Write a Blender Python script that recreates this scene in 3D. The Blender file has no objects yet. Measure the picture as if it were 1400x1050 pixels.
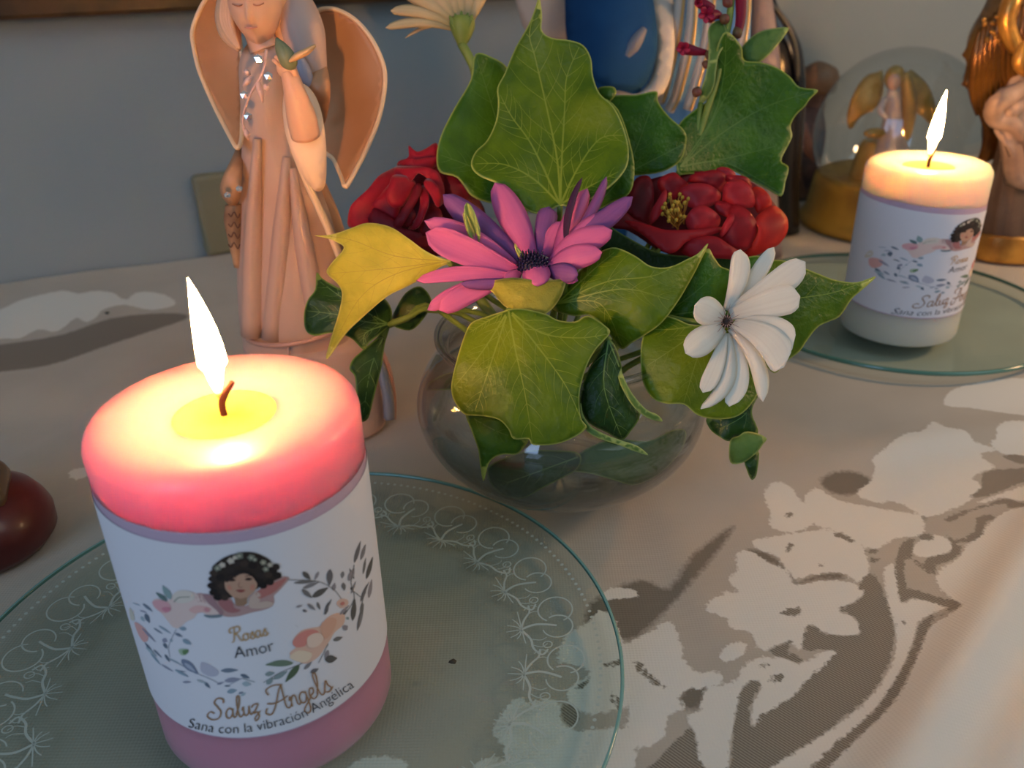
import bpy, math, random
import numpy as np
from mathutils import Vector
from mathutils.geometry import delaunay_2d_cdt
random.seed(4); rng = np.random.default_rng(4)
sc = bpy.context.scene
PI = math.pi

# ---------------------------------------------------------------- camera, world, lights, exposure
TH, PH, FP, HC = math.radians(27.5), math.radians(1.4), 1180.0, 0.20
CAM = np.array([0, 0, HC])
FW = np.array([0, math.cos(TH), -math.sin(TH)])
U0 = np.array([0, math.sin(TH), math.cos(TH)]); X0 = np.array([1.0, 0, 0])
RT = math.cos(PH)*X0 - math.sin(PH)*U0
UP = math.cos(PH)*U0 + math.sin(PH)*X0
cd = bpy.data.cameras.new('camera'); cam = bpy.data.objects.new('camera', cd)
sc.collection.objects.link(cam); sc.camera = cam
from mathutils import Matrix
m = Matrix.Identity(4)
for i in range(3):
    m[i][0] = RT[i]; m[i][1] = UP[i]; m[i][2] = -FW[i]; m[i][3] = CAM[i]
cam.matrix_world = m
cd.sensor_width = 36; cd.lens = FP/1400*36; cd.clip_start = 0.01; cd.clip_end = 30
cd.dof.use_dof = True; cd.dof.focus_distance = 0.27; cd.dof.aperture_fstop = 15

w = bpy.data.worlds.new('room_light'); sc.world = w; w.use_nodes = True
w.node_tree.nodes['Background'].inputs[0].default_value = (0.52, 0.62, 0.64, 1)
w.node_tree.nodes['Background'].inputs[1].default_value = 0.22
def area(name, loc, target, sx, sy, col, power):
    l = bpy.data.lights.new(name, 'AREA'); l.shape = 'RECTANGLE'; l.size = sx; l.size_y = sy
    l.color = col; l.energy = power
    o = bpy.data.objects.new(name, l); sc.collection.objects.link(o); o.location = loc
    o.rotation_euler = (Vector(target)-Vector(loc)).to_track_quat('-Z', 'Y').to_euler()
    return o
area('window_daylight', (-1.0, -1.35, 0.75), (0, .3, .05), 0.9, 1.1, (0.44, 0.64, 1.0), 8.2)
area('ceiling_daylight', (1.3, -0.5, 1.5), (0.1, .4, 0), 1.0, 1.0, (0.80, 0.93, 1.0), 4.2)
lp = bpy.data.lights.new('added_side_fill', 'POINT'); lp.energy = 2.2; lp.color = (1, .60, .30); lp.shadow_soft_size = .03  # added warm fill out of view, brightens the cloth beyond the flames
lo = bpy.data.objects.new('added_side_fill', lp); sc.collection.objects.link(lo); lo.location = (.54, .38, .25)
FLAME = 520.0
sc.cycles.transparent_max_bounces = 48; sc.cycles.max_bounces = 16
sc.view_settings.view_transform = 'Standard'; sc.view_settings.look = 'None'
sc.view_settings.exposure = 0.50; sc.view_settings.gamma = 1.0
sc.view_settings.use_curve_mapping = False

# ---------------------------------------------------------------- helpers
def lin(*c):
    return tuple(((v/255)/12.92 if v <= 10.31 else ((v/255+.055)/1.055)**2.4) for v in c)
def ray(px, py):
    return FW + (px-700)/FP*RT - (py-525)/FP*UP
def P(px, py, Z):                       # point at depth Z along the view axis
    return CAM + Z*ray(px, py)
def PG(px, py, z=0.0):                  # on a level plane
    d = ray(px, py); return CAM + d*((z-HC)/d[2])
def PV(px, py, y):                      # on an upright plane y = const
    d = ray(px, py); return CAM + d*(y/d[1])
WD = np.array([math.cos(math.radians(20.6)), math.sin(math.radians(20.6)), 0]); WN = np.array([WD[1], -WD[0], 0])
W0 = np.array([-.343, .552, 0])
def PW(px, py, off=0.0):
    d = ray(px, py); return CAM + d*(((W0+WN*off-CAM) @ WN)/(d @ WN))

MATS = {}
def mat(name, col=(.8, .8, .8), rough=.5, metal=0, spec=.5, sss=0, srad=(1, .4, .25), sscale=.005, coat=0, noise=None, bump=None, col2=None, trans_l=0, sheen=0):
    if name in MATS: return MATS[name]
    m = bpy.data.materials.new(name); m.use_nodes = True; MATS[name] = m
    nt = m.node_tree; b = nt.nodes['Principled BSDF']
    b.inputs['Base Color'].default_value = (*col, 1); b.inputs['Roughness'].default_value = rough
    b.inputs['Metallic'].default_value = metal; b.inputs['Specular IOR Level'].default_value = spec
    if sss:
        b.inputs['Subsurface Weight'].default_value = sss; b.inputs['Subsurface Radius'].default_value = srad
        b.inputs['Subsurface Scale'].default_value = sscale
    if coat: b.inputs['Coat Weight'].default_value = coat; b.inputs['Coat Roughness'].default_value = .12
    if sheen: b.inputs['Sheen Weight'].default_value = sheen; b.inputs['Sheen Roughness'].default_value = .4
    tc = nt.nodes.new('ShaderNodeTexCoord')
    if noise:
        n = nt.nodes.new('ShaderNodeTexNoise'); n.inputs['Scale'].default_value = noise; n.inputs['Detail'].default_value = 4
        nt.links.new(tc.outputs['Object'], n.inputs['Vector'])
        r = nt.nodes.new('ShaderNodeMix'); r.data_type = 'RGBA'
        cr = nt.nodes.new('ShaderNodeMapRange'); cr.inputs[1].default_value = .35; cr.inputs[2].default_value = .65
        nt.links.new(n.outputs['Fac'], cr.inputs[0]); nt.links.new(cr.outputs[0], r.inputs[0])
        r.inputs[6].default_value = (*col, 1); r.inputs[7].default_value = (*(col2 or tuple(v*.6 for v in col)), 1)
        nt.links.new(r.outputs[2], b.inputs['Base Color'])
    if bump:
        n2 = nt.nodes.new('ShaderNodeTexNoise'); n2.inputs['Scale'].default_value = bump[0]; n2.inputs['Detail'].default_value = 5
        nt.links.new(tc.outputs['Object'], n2.inputs['Vector'])
        bp = nt.nodes.new('ShaderNodeBump'); bp.inputs['Strength'].default_value = bump[1]; bp.inputs['Distance'].default_value = .001
        nt.links.new(n2.outputs['Fac'], bp.inputs['Height']); nt.links.new(bp.outputs[0], b.inputs['Normal'])
    if trans_l:
        t = nt.nodes.new('ShaderNodeBsdfTranslucent'); mx = nt.nodes.new('ShaderNodeMixShader')
        mx.inputs[0].default_value = trans_l
        t.inputs[0].default_value = (*[min(1, v*1.15) for v in col], 1)
        if noise: nt.links.new(r.outputs[2], t.inputs[0])
        out = nt.nodes['Material Output']
        nt.links.new(b.outputs[0], mx.inputs[1]); nt.links.new(t.outputs[0], mx.inputs[2]); nt.links.new(mx.outputs[0], out.inputs[0])
    return m

def petal_mat(name, col, col2, trans=.25, rough=.5, sheen=0):
    """petal: fine lengthwise streaks from attribute 'across', base tint from 'along'"""
    if name in MATS: return MATS[name]
    m = mat(name, col, rough, trans_l=trans, spec=.3, sheen=sheen); nt = m.node_tree
    a = nt.nodes.new('ShaderNodeAttribute'); a.attribute_name = 'along'
    c = nt.nodes.new('ShaderNodeAttribute'); c.attribute_name = 'across'
    n = nt.nodes.new('ShaderNodeTexNoise'); n.noise_dimensions = '1D'; n.inputs['Scale'].default_value = 9
    nt.links.new(c.outputs['Fac'], n.inputs['W'])
    r = nt.nodes.new('ShaderNodeMapRange'); r.inputs[1].default_value = .0; r.inputs[2].default_value = .45; r.inputs[3].default_value = 1; r.inputs[4].default_value = 0
    nt.links.new(a.outputs['Fac'], r.inputs[0])
    ad = nt.nodes.new('ShaderNodeMath'); ad.operation = 'MULTIPLY_ADD'; ad.inputs[1].default_value = .5; ad.inputs[2].default_value = -.18
    nt.links.new(n.outputs['Fac'], ad.inputs[0])
    s = nt.nodes.new('ShaderNodeMath'); s.operation = 'ADD'; s.use_clamp = True
    nt.links.new(ad.outputs[0], s.inputs[0]); nt.links.new(r.outputs[0], s.inputs[1])
    mx = nt.nodes.new('ShaderNodeMix'); mx.data_type = 'RGBA'; mx.inputs[6].default_value = (*col, 1); mx.inputs[7].default_value = (*col2, 1)
    nt.links.new(s.outputs[0], mx.inputs[0])
    nt.links.new(mx.outputs[2], nt.nodes['Principled BSDF'].inputs['Base Color'])
    for t in nt.nodes:
        if t.type == 'BSDF_TRANSLUCENT': nt.links.new(mx.outputs[2], t.inputs[0])
    return m

def glass_mat(name, tint, edge_tint, gloss=1.0):
    """clear thin glass: transparent with Fresnel gloss, absorbing more where it is seen edge-on"""
    m = bpy.data.materials.new(name); m.use_nodes = True; nt = m.node_tree; nt.nodes.clear()
    out = nt.nodes.new('ShaderNodeOutputMaterial'); tr = nt.nodes.new('ShaderNodeBsdfTransparent'); gl = nt.nodes.new('ShaderNodeBsdfGlossy')
    gl.inputs['Roughness'].default_value = .02; gl.inputs['Color'].default_value = (1, 1, 1, 1)
    lw = nt.nodes.new('ShaderNodeLayerWeight'); lw.inputs[0].default_value = .5
    p5 = nt.nodes.new('ShaderNodeMath'); p5.operation = 'POWER'; p5.inputs[1].default_value = 5; nt.links.new(lw.outputs['Facing'], p5.inputs[0])
    mul = nt.nodes.new('ShaderNodeMath'); mul.operation = 'MULTIPLY_ADD'; mul.inputs[1].default_value = .96*gloss; mul.inputs[2].default_value = .04*gloss; nt.links.new(p5.outputs[0], mul.inputs[0])
    p2 = nt.nodes.new('ShaderNodeMath'); p2.operation = 'POWER'; p2.inputs[1].default_value = 2.2; nt.links.new(lw.outputs['Facing'], p2.inputs[0])
    mx = nt.nodes.new('ShaderNodeMix'); mx.data_type = 'RGBA'; mx.inputs[6].default_value = (*tint, 1); mx.inputs[7].default_value = (*edge_tint, 1)
    nt.links.new(p2.outputs[0], mx.inputs[0]); nt.links.new(mx.outputs[2], tr.inputs[0])
    ms = nt.nodes.new('ShaderNodeMixShader'); nt.links.new(mul.outputs[0], ms.inputs[0]); nt.links.new(tr.outputs[0], ms.inputs[1]); nt.links.new(gl.outputs[0], ms.inputs[2])
    nt.links.new(ms.outputs[0], out.inputs[0]); return m

def vcol_mat(name, rough=.5, trans=0):
    m = mat(name, rough=rough, spec=.3); nt = m.node_tree
    a = nt.nodes.new('ShaderNodeAttribute'); a.attribute_name = 'ink'
    nt.links.new(a.outputs['Color'], nt.nodes['Principled BSDF'].inputs['Base Color']); return m

def empty(name, loc, label=None, cat=None, group=None):
    o = bpy.data.objects.new(name, None); o.empty_display_size = .01; sc.collection.objects.link(o); o.location = Vector(loc)
    tag(o, label, cat, group); return o
def tag(o, label=None, cat=None, group=None, kind=None):
    if label: o['label'] = label
    if cat: o['category'] = cat
    if group: o['group'] = group
    if kind: o['kind'] = kind
    return o
def mesh(name, V, F, m, parent=None, smooth=True, attrs=None, loc=None, kind=None, label=None):
    V = np.asarray(V, float).reshape(-1, 3)
    if parent is not None:                       # grand-parents' offsets add up
        off = np.zeros(3); p = parent
        while p is not None: off += np.array(p.location); p = p.parent
    else: off = np.zeros(3)
    if loc is None: loc = V.mean(0) if parent is None else off
    me = bpy.data.meshes.new(name); me.from_pydata((V-np.array(loc)).tolist(), [], [tuple(int(i) for i in f) for f in F])
    me.update()
    if smooth: me.polygons.foreach_set('use_smooth', [True]*len(me.polygons))
    if attrs:
        for k, v in attrs.items():
            v = np.asarray(v, np.float32)
            if v.ndim == 1:
                a = me.attributes.new(k, 'FLOAT', 'POINT'); a.data.foreach_set('value', v)
            else:
                a = me.attributes.new(k, 'FLOAT_COLOR', 'POINT'); a.data.foreach_set('color', np.c_[v, np.ones(len(v))].astype(np.float32).ravel())
    o = bpy.data.objects.new(name, me)
    if m: me.materials.append(m)
    sc.collection.objects.link(o)
    if parent is not None: o.parent = parent; o.location = Vector(np.array(loc)-off)
    else: o.location = Vector(loc)
    if kind: o['kind'] = kind
    if label: o['label'] = label
    return o
class MB:
    def __init__(s): s.V = []; s.F = []; s.n = 0; s.A = []
    def add(s, V, F, col=None):
        V = np.asarray(V, float).reshape(-1, 3)
        s.F += [tuple(int(i)+s.n for i in f) for f in F]; s.V.append(V); s.n += len(V)
        if col is not None: s.A.append(np.tile(col, (len(V), 1)))
        return s
    def build(s, name, m, parent=None, **k):
        if s.A: k['attrs'] = {'ink': np.vstack(s.A)}
        return mesh(name, np.vstack(s.V), s.F, m, parent, **k)
def catmull(pts, n=6, closed=False):
    p = np.asarray(pts, float); N = len(p); out = []
    R = range(N) if closed else range(N-1)
    for i in R:
        if closed: a, b, c, d = p[(i-1) % N], p[i], p[(i+1) % N], p[(i+2) % N]
        else: a, b, c, d = p[max(i-1, 0)], p[i], p[i+1], p[min(i+2, N-1)]
        for k in range(n):
            t = k/n; out.append(.5*((2*b)+(-a+c)*t+(2*a-5*b+4*c-d)*t*t+(-a+3*b-3*c+d)*t**3))
    if not closed: out.append(p[-1])
    return np.array(out)
def frames(path):
    p = np.asarray(path, float); T = np.gradient(p, axis=0); T /= np.linalg.norm(T, axis=1)[:, None]+1e-12
    n = np.cross(T[0], [0, 0, 1.0]);
    if np.linalg.norm(n) < 1e-3: n = np.array([1.0, 0, 0])
    N = []; 
    for t in T:
        n = n - t*(n @ t); n /= np.linalg.norm(n)+1e-12; N.append(n.copy())
    N = np.array(N); return T, N, np.cross(T, N)
def tube_vf(path, rad, seg=10, smooth=4, flat=1.0):
    p = np.asarray(path, float); r = np.broadcast_to(np.asarray(rad, float), (len(p),)) if np.ndim(rad) == 0 else np.asarray(rad, float)
    if smooth > 1 and len(p) > 2:
        q = catmull(np.c_[p, r], smooth); p, r = q[:, :3], np.abs(q[:, 3])
    T, N, B = frames(p); V = []; F = []
    for i in range(len(p)):
        for k in range(seg):
            a = 2*PI*k/seg; V.append(p[i]+r[i]*(math.cos(a)*N[i]+math.sin(a)*B[i]*flat))
    for i in range(len(p)-1):
        for k in range(seg):
            F.append((i*seg+k, i*seg+(k+1) % seg, (i+1)*seg+(k+1) % seg, (i+1)*seg+k))
    F.append(tuple(range(seg))[::-1]); F.append(tuple((len(p)-1)*seg+k for k in range(seg)))
    return V, F
def tube(name, path, rad, m, parent=None, **k):
    kk = {a: k.pop(a) for a in ('seg', 'smooth', 'flat') if a in k}
    V, F = tube_vf(path, rad, **kk); return mesh(name, V, F, m, parent, **k)
def lathe_vf(prof, c, seg=64, wob=None, sy=1.0):
    V = []; F = []; n = len(prof); c = np.asarray(c, float)
    for i, (r, z) in enumerate(prof):
        for k in range(seg):
            a = 2*PI*k/seg; rr = r*(wob(a, i, z) if wob else 1)
            V.append(c+[rr*math.cos(a), rr*sy*math.sin(a), z])
    for i in range(n-1):
        for k in range(seg): F.append((i*seg+k, i*seg+(k+1) % seg, (i+1)*seg+(k+1) % seg, (i+1)*seg+k))
    return V, F
def lathe(name, prof, c, m, parent=None, **k):
    kk = {a: k.pop(a) for a in ('seg', 'wob', 'sy') if a in k}
    V, F = lathe_vf(prof, c, **kk); return mesh(name, V, F, m, parent, **k)
def ico(c, r, sub=3, scale=(1, 1, 1), fn=None):
    import bmesh
    bm = bmesh.new(); bmesh.ops.create_icosphere(bm, subdivisions=sub, radius=1)
    V = np.array([v.co[:] for v in bm.verts]); F = [[v.index for v in f.verts] for f in bm.faces]; bm.free()
    if fn is not None: V = fn(V)
    return V*np.array(scale)*r+np.asarray(c), F
def box_vf(a, b):
    (x0, y0, z0), (x1, y1, z1) = a, b
    V = [(x, y, z) for z in (z0, z1) for y in (y0, y1) for x in (x0, x1)]
    return V, [(0, 2, 3, 1), (4, 5, 7, 6), (0, 1, 5, 4), (2, 6, 7, 3), (0, 4, 6, 2), (1, 3, 7, 5)]
def obox_vf(o, ex, ey, ez):            # box from corner and three edge vectors
    o, ex, ey, ez = map(lambda v: np.asarray(v, float), (o, ex, ey, ez))
    V = [o+i*ex+j*ey+k*ez for k in (0, 1) for j in (0, 1) for i in (0, 1)]
    return V, [(0, 2, 3, 1), (4, 5, 7, 6), (0, 1, 5, 4), (2, 6, 7, 3), (0, 4, 6, 2), (1, 3, 7, 5)]
def bevel(o, wd, seg=2):
    b = o.modifiers.new('bevel', 'BEVEL'); b.width = wd; b.segments = seg; b.limit_method = 'ANGLE'; return o
def inside(p, poly):
    x, y = p[:, 0], p[:, 1]; r = np.zeros(len(p), bool); n = len(poly); j = n-1
    for i in range(n):
        xi, yi = poly[i]; xj, yj = poly[j]
        c = ((yi > y) != (yj > y)) & (x < (xj-xi)*(y-yi)/(yj-yi+1e-12)+xi); r ^= c; j = i
    return r
def segdist(p, a, b):
    ab = b-a; t = np.clip(((p-a) @ ab)/(ab @ ab+1e-18), 0, 1); return np.linalg.norm(p-a-t[:, None]*ab, axis=1)
def polydist(p, poly):
    d = np.full(len(p), 1e9)
    for i in range(len(poly)): d = np.minimum(d, segdist(p, poly[i], poly[(i+1) % len(poly)]))
    return d
def fill(outline, step):                # outline filled with an even grid of points
    ol = np.asarray(outline, float); mn, mx = ol.min(0), ol.max(0)
    xs = np.arange(mn[0], mx[0], step); ys = np.arange(mn[1], mx[1], step*.87)
    g = np.array([(x+(step/2 if j % 2 else 0), y) for j, y in enumerate(ys) for x in xs])
    if len(g):
        g = g[inside(g, ol)]
    if len(g): g = g[polydist(g, ol) > step*.45]
    pts = np.vstack([ol, g]) if len(g) else ol
    n = len(ol)
    v, e, f, *_ = delaunay_2d_cdt([Vector(p) for p in pts], [], [list(range(n))], 1, 1e-7)
    return np.array([q[:] for q in v]), f

# surface (leaf, petal, wing) with outline given in view pixels, own depth Z0 (m), slopes, bulge and ripple
class Surf:
    def __init__(s, outline, Z0, gx=0, gy=0, bulge=0, ripple=0, smooth=4, step=9, rp=3.0, ph=0, veins=None, crease=0, closed_sm=True):
        s.ol = catmull(outline, smooth, True) if smooth > 1 else np.asarray(outline, float)
        s.c = s.ol.mean(0); s.R = np.linalg.norm(s.ol-s.c, axis=1).mean()
        s.Z0, s.gx, s.gy, s.b, s.rip, s.rp, s.ph = Z0, gx, gy, bulge, ripple, rp, ph
        s.veins = veins or []; s.cr = crease; s.step = step
    def Z(s, p):
        p = np.asarray(p, float).reshape(-1, 2); d = (p-s.c)/s.R; r2 = np.minimum((d**2).sum(1), 3)
        z = s.Z0+s.gx*d[:, 0]+s.gy*d[:, 1]-s.b*(1-r2)
        if s.rip: z = z+s.rip*r2*np.sin(s.rp*np.arctan2(d[:, 1], d[:, 0])+s.ph)
        if s.cr and s.veins:
            dm = np.full(len(p), 1e9)
            for v in s.veins:
                for a, b in zip(v[:-1], v[1:]): dm = np.minimum(dm, segdist(p, np.array(a, float), np.array(b, float)))
            z = z+s.cr*np.exp(-(dm/ (s.R*.13))**2)
        return z
    def W(s, p, off=0.0):
        p = np.asarray(p, float).reshape(-1, 2); Z = s.Z(p)-off
        return CAM+Z[:, None]*(FW+((p[:, 0]-700)/FP)[:, None]*RT-((p[:, 1]-525)/FP)[:, None]*UP)
    def mesh(s, name, m, parent=None, thick=.0004, **k):
        q, F = fill(s.ol, s.step)
        V = s.W(q); dm = polydist(q, s.ol)
        lo = s.ol.min(0); ext = np.ptp(s.ol, axis=0)
        o = mesh(name, V, F, m, parent, attrs={'rim': dm, 'along': np.clip(1-dm/(s.R*.5), 0, 1), 'across': (q[:, 0]-lo[0])/ext.max()}, **k)
        if thick:
            md = o.modifiers.new('thickness', 'SOLIDIFY'); md.thickness = thick; md.offset = 0
        return o

def ribbon(pts, w0, w1, n=5):
    q = catmull(pts, n); t = np.gradient(q, axis=0); t /= np.linalg.norm(t, axis=1)[:, None]+1e-9
    nrm = np.c_[-t[:, 1], t[:, 0]]; ww = np.linspace(w0, w1, len(q))[:, None]/2
    a, b = q+nrm*ww, q-nrm*ww
    V = np.empty((2*len(q), 2)); V[0::2] = a; V[1::2] = b
    return V, [(2*i, 2*i+1, 2*i+3, 2*i+2) for i in range(len(q)-1)]

# ---------------------------------------------------------------- setting
def wall_mat():
    m = mat('wall_paint', lin(146, 152, 150), .85, noise=3.0, col2=lin(138, 145, 144), bump=(160, .15)); return m
a = W0-WD*1.2; V, F = obox_vf(a+[0, 0, -.75], WD*3.2, -WN*.08, [0, 0, 2.6])
tag(mesh('wall_back', V, F, wall_mat(), smooth=False), kind='structure')
V, F = box_vf((-1.6, -1.6, -.80), (2.2, 2.0, -.75)); tag(mesh('floor', V, F, mat('floor_tile', lin(150, 135, 120), .5, noise=2.0), smooth=False), kind='structure')

# table under the cloth
tb = empty('table', (.2, .3, -.75), 'wooden table hidden under the white lace-patterned cloth', 'table')
wood = mat('table_wood', lin(110, 74, 48), .5, noise=8, col2=lin(80, 50, 30))
def wy(x): return W0[1]+(x-W0[0])*WD[1]/WD[0]
ty0 = .045
V = []; 
for z in (-.032, -.004):
    V += [(-.62, ty0, z), (.85, ty0, z), (.85, wy(.85)-.006, z), (-.62, wy(-.62)-.006, z)]
bevel(mesh('tabletop', V, [(3, 2, 1, 0), (4, 5, 6, 7), (0, 1, 5, 4), (1, 2, 6, 5), (2, 3, 7, 6), (3, 0, 4, 7)], wood, tb, smooth=False), .003)
for (x, y) in ((-.57, .1), (.8, .1), (.8, wy(.8)-.06), (-.57, wy(-.57)-.06)):
    V, F = box_vf((x-.025, y-.025, -.75), (x+.025, y+.025, -.032)); mesh('leg', V, F, wood, tb, smooth=False)

# ---------------------------------------------------------------- tablecloth with woven motifs
def T6(l): return [(850+x/2.333, 600+y/2.333) for x, y in l]
def T8(l): return [(980+x/2.5, 440+y/2.5) for x, y in l]
def T5(l): return [(480+x/2.4425, 620+y/2.4425) for x, y in l]
def T4(l): return [(x/2.333, 250+y/2.333) for x, y in l]
dense = [
 T6([(470,145),(500,135),(540,150),(570,190),(600,230),(620,260),(560,290),(500,285),(470,265),(475,235),(460,200),(455,170)]),
 T6([(415,318),(530,300),(600,290),(680,290),(760,330),(780,370),(790,420),(760,455),(700,425),(600,430),(560,440),(520,400),(500,370),(450,350)]),
 T6([(385,345),(420,355),(470,385),(530,420),(555,460),(620,450),(700,450),(780,480),(740,520),(690,540),(750,570),(765,615),(720,620),(650,610),(605,585),(585,600),(575,670),(535,640),(460,668),(430,650),(415,610),(350,600),(335,570),(270,545),(285,510),(325,490),(320,478),(375,480),(340,440),(370,410),(365,370)]),
 T6([(390,720),(440,690),(520,690),(575,705),(640,670),(690,665),(700,680),(640,740),(585,770),(560,810),(480,870),(440,910),(415,910),(415,840),(445,790),(430,765),(390,790),(375,830),(355,930),(345,1000),(340,1100),(240,1100),(235,950),(210,880),(250,860),(270,790),(330,780),(370,760)]),
 T6([(310,690),(340,655),(385,640),(400,660),(370,695),(330,710)]),
 T6([(20,660),(80,620),(140,578),(170,590),(190,660),(200,700),(240,740),(310,740),(320,770),(260,790),(200,800),(180,830),(210,850),(150,880),(140,940),(90,975),(30,965),(15,930),(25,800)]),
 T6([(835,420),(880,400),(885,470),(895,520),(930,505),(1000,520),(1040,545),(985,560),(945,590),(930,650),(890,740),(810,860),(560,1100),(380,1100),(600,960),(720,880),(810,800),(870,700),(875,620),(850,520)]),
 T6([(600,1100),(740,965),(850,865),(910,770),(960,650),(985,600),(1072,563),(1060,530),(1000,440),(1080,370),(1110,325),(1190,255),(1283,235),(1700,300),(1700,1500),(600,1500)]),
 T6([(620,150),(700,190),(900,225),(960,240),(960,300),(880,310),(800,350),(700,290),(620,270),(580,200)]),
 T6([(820,60),(900,50),(1000,80),(1100,110),(1150,150),(1110,190),(980,240),(900,200),(780,160),(800,120)]),
 T6([(1190,0),(1400,-20),(1400,60),(1250,50),(1200,30)]),
 T6([(1150,190),(1300,150),(1400,150),(1400,230),(1283,215),(1220,185),(1150,200)]),
 T6([(940,330),(1000,300),(1050,320),(1060,350),(980,375),(930,360)]),
 T8([(640,390),(700,380),(740,340),(780,365),(850,380),(880,410),(960,430),(900,450),(950,490),(880,520),(850,570),(760,590),(730,560),(700,600),(620,590),(560,610),(480,580),(520,540),(560,510),(530,470),(570,440)]),
 T8([(960,360),(1000,340),(1100,350),(1150,400),(1100,450),(1020,440),(960,400)]),
 T8([(800,230),(900,200),(1050,190),(1150,220),(1150,320),(1000,310),(880,290),(780,280)]),
 T5([(475,915),(510,850),(560,800),(600,830),(660,810),(710,850),(700,880),(760,920),(930,920),(900,1100),(420,1100),(440,1010),(520,1010),(500,960)]),
 T5([(700,640),(730,590),(790,560),(830,520),(880,550),(920,640),(977,620),(977,760),(920,840),(840,860),(780,860),(720,820),(740,770),(800,730),(740,700),(690,690)]),
 T5([(0,1030),(80,1005),(160,1015),(220,1100),(0,1100)]),
 T5([(850,450),(890,440),(950,450),(955,470),(900,475),(840,480)]),
 T4([(-80,430),(0,400),(60,370),(130,352),(200,340),(250,352),(300,343),(360,350),(400,370),(440,345),(520,350),(560,380),(480,400),(400,385),(330,400),(300,430),(270,440),(240,425),(180,470),(120,460),(60,490),(0,490),(-80,520)]),
 T4([(215,920),(240,905),(290,900),(330,880),(400,870),(400,905),(300,925),(240,940)]),
]
opened = [
 T6([(915,315),(885,350),(872,400),(880,470),(895,525),(925,505),(1000,525),(1035,545),(1030,560),(985,565),(950,590),(930,650),(890,740),(810,860),(700,950),(560,1100),(610,1100),(740,965),(850,865),(910,770),(960,650),(985,600),(1005,572),(1072,563),(1060,530),(1020,510),(950,480),(910,475),(903,420),(910,370),(945,400),(1000,435),(1000,400),(1060,380),(1085,345),(1060,320),(1035,300),(1055,340),(1040,360),(975,375),(965,400),(925,370),(935,320)]),
 T6([(1060,320),(1110,325),(1150,305),(1165,260),(1190,255),(1180,240),(1140,240),(1130,270),(1125,295),(1090,310)]),
 T6([(1030,250),(1080,225),(1160,205),(1230,190),(1283,225),(1400,235),(1400,248),(1283,237),(1235,222),(1215,205),(1120,222),(1060,255)]),
 T6([(790,428),(750,475),(780,485),(740,520),(690,540),(740,560),(762,600),(740,620),(650,615),(610,585),(590,600),(580,660),(620,665),(690,665),(660,700),(590,760),(560,800),(470,860),(440,880),(430,915),(410,905),(415,840),(440,790),(440,765),(420,765),(385,790),(370,850),(355,930),(350,1000),(335,1100),(380,1100),(600,960),(720,870),(800,800),(850,720),(870,640),(870,590),(850,530),(825,460)]),
 T6([(545,630),(500,650),(470,670),(520,690),(575,710),(570,690),(530,665)]),
 T6([(470,760),(490,745),(515,740),(512,760),(480,770)]),
 T6([(443,712),(468,708),(465,722),(445,722)]),
 T6([(220,915),(190,940),(140,990),(60,1070),(60,1100),(260,1100),(245,1000),(235,945)]),
 T6([(680,295),(705,298),(740,318),(742,328),(715,320),(675,303)]),
 T6([(530,330),(548,325),(540,350),(525,358),(522,348)]),
 T6([(525,235),(548,230),(540,245),(522,245)]),
 T6([(780,352),(815,350),(812,362),(785,362)]), T6([(785,380),(820,378),(820,390),(795,393)]),
 T6([(950,300),(990,296),(992,315),(960,315)]), T6([(890,578),(906,578),(904,590),(892,588)]),
 T6([(626,390),(640,390),(645,403),(632,405)]),
 T6([(40,708),(65,715),(90,750),(135,780),(125,792),(80,765),(50,735)]),
 T6([(510,545),(565,530),(565,555),(520,555)]),
 T6([(1160,100),(1300,90),(1400,90),(1400,140),(1283,140),(1180,175),(1110,180),(1150,150)]),
 T6([(1220,50),(1270,45),(1330,65),(1330,85),(1270,75)]),
 T5([(845,700),(900,688),(895,705),(850,710)]), T5([(750,780),(795,745),(798,755),(765,785)]), T5([(865,800),(885,800),(905,850),(890,850)]),
 T5([(700,840),(740,830),(760,880),(730,905),(700,870)]),
]
shade = [   # half-open weave, a tone between
 T6([(395,345),(450,350),(500,380),(540,430),(560,455),(620,430),(700,425),(700,445),(620,448),(560,462),(520,420),(460,385),(400,365)]),
 T6([(640,120),(700,98),(770,105),(800,130),(770,160),(700,170),(650,150)]),
 T6([(700,260),(760,240),(960,235),(940,260),(800,280)]),
 T6([(190,820),(210,785),(265,780),(270,810),(240,860),(190,850)]),
 T6([(-100,520),(60,440),(150,470),(230,360),(340,280),(350,290),(250,420),(180,500),(60,620),(0,640),(-100,620)]),
 T4([(-80,530),(0,510),(200,480),(350,430),(520,410),(600,420),(540,450),(300,530),(150,575),(0,595),(-80,610)]),
 T4([(95,380),(130,372),(210,345),(205,370),(150,395),(120,420),(85,410)]), T4([(270,362),(340,355),(340,370),(290,385),(265,390)]),
 T4([(0,430),(30,425),(20,445),(0,450)]), T4([(150,435),(195,430),(185,450),(155,450)]),
 T5([(715,655),(780,640),(790,660),(740,680),(700,685)]),
]
xs = np.unique(np.r_[np.arange(-.62, -.36, .012), np.arange(-.36, .44, .0016), np.arange(.44, .86, .012)])
ys = np.unique(np.r_[np.arange(ty0-.004, .11, .006), np.arange(.11, .40, .0016), np.arange(.40, .60, .003), np.arange(.60, 1.0, .015)])
GX, GY = np.meshgrid(xs, ys); nx, ny = len(xs), len(ys)
lim = W0[1]+(GX-W0[0])*WD[1]/WD[0]-.003
GY = np.minimum(GY, lim); gp = np.c_[GX.ravel(), GY.ravel()]
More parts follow.
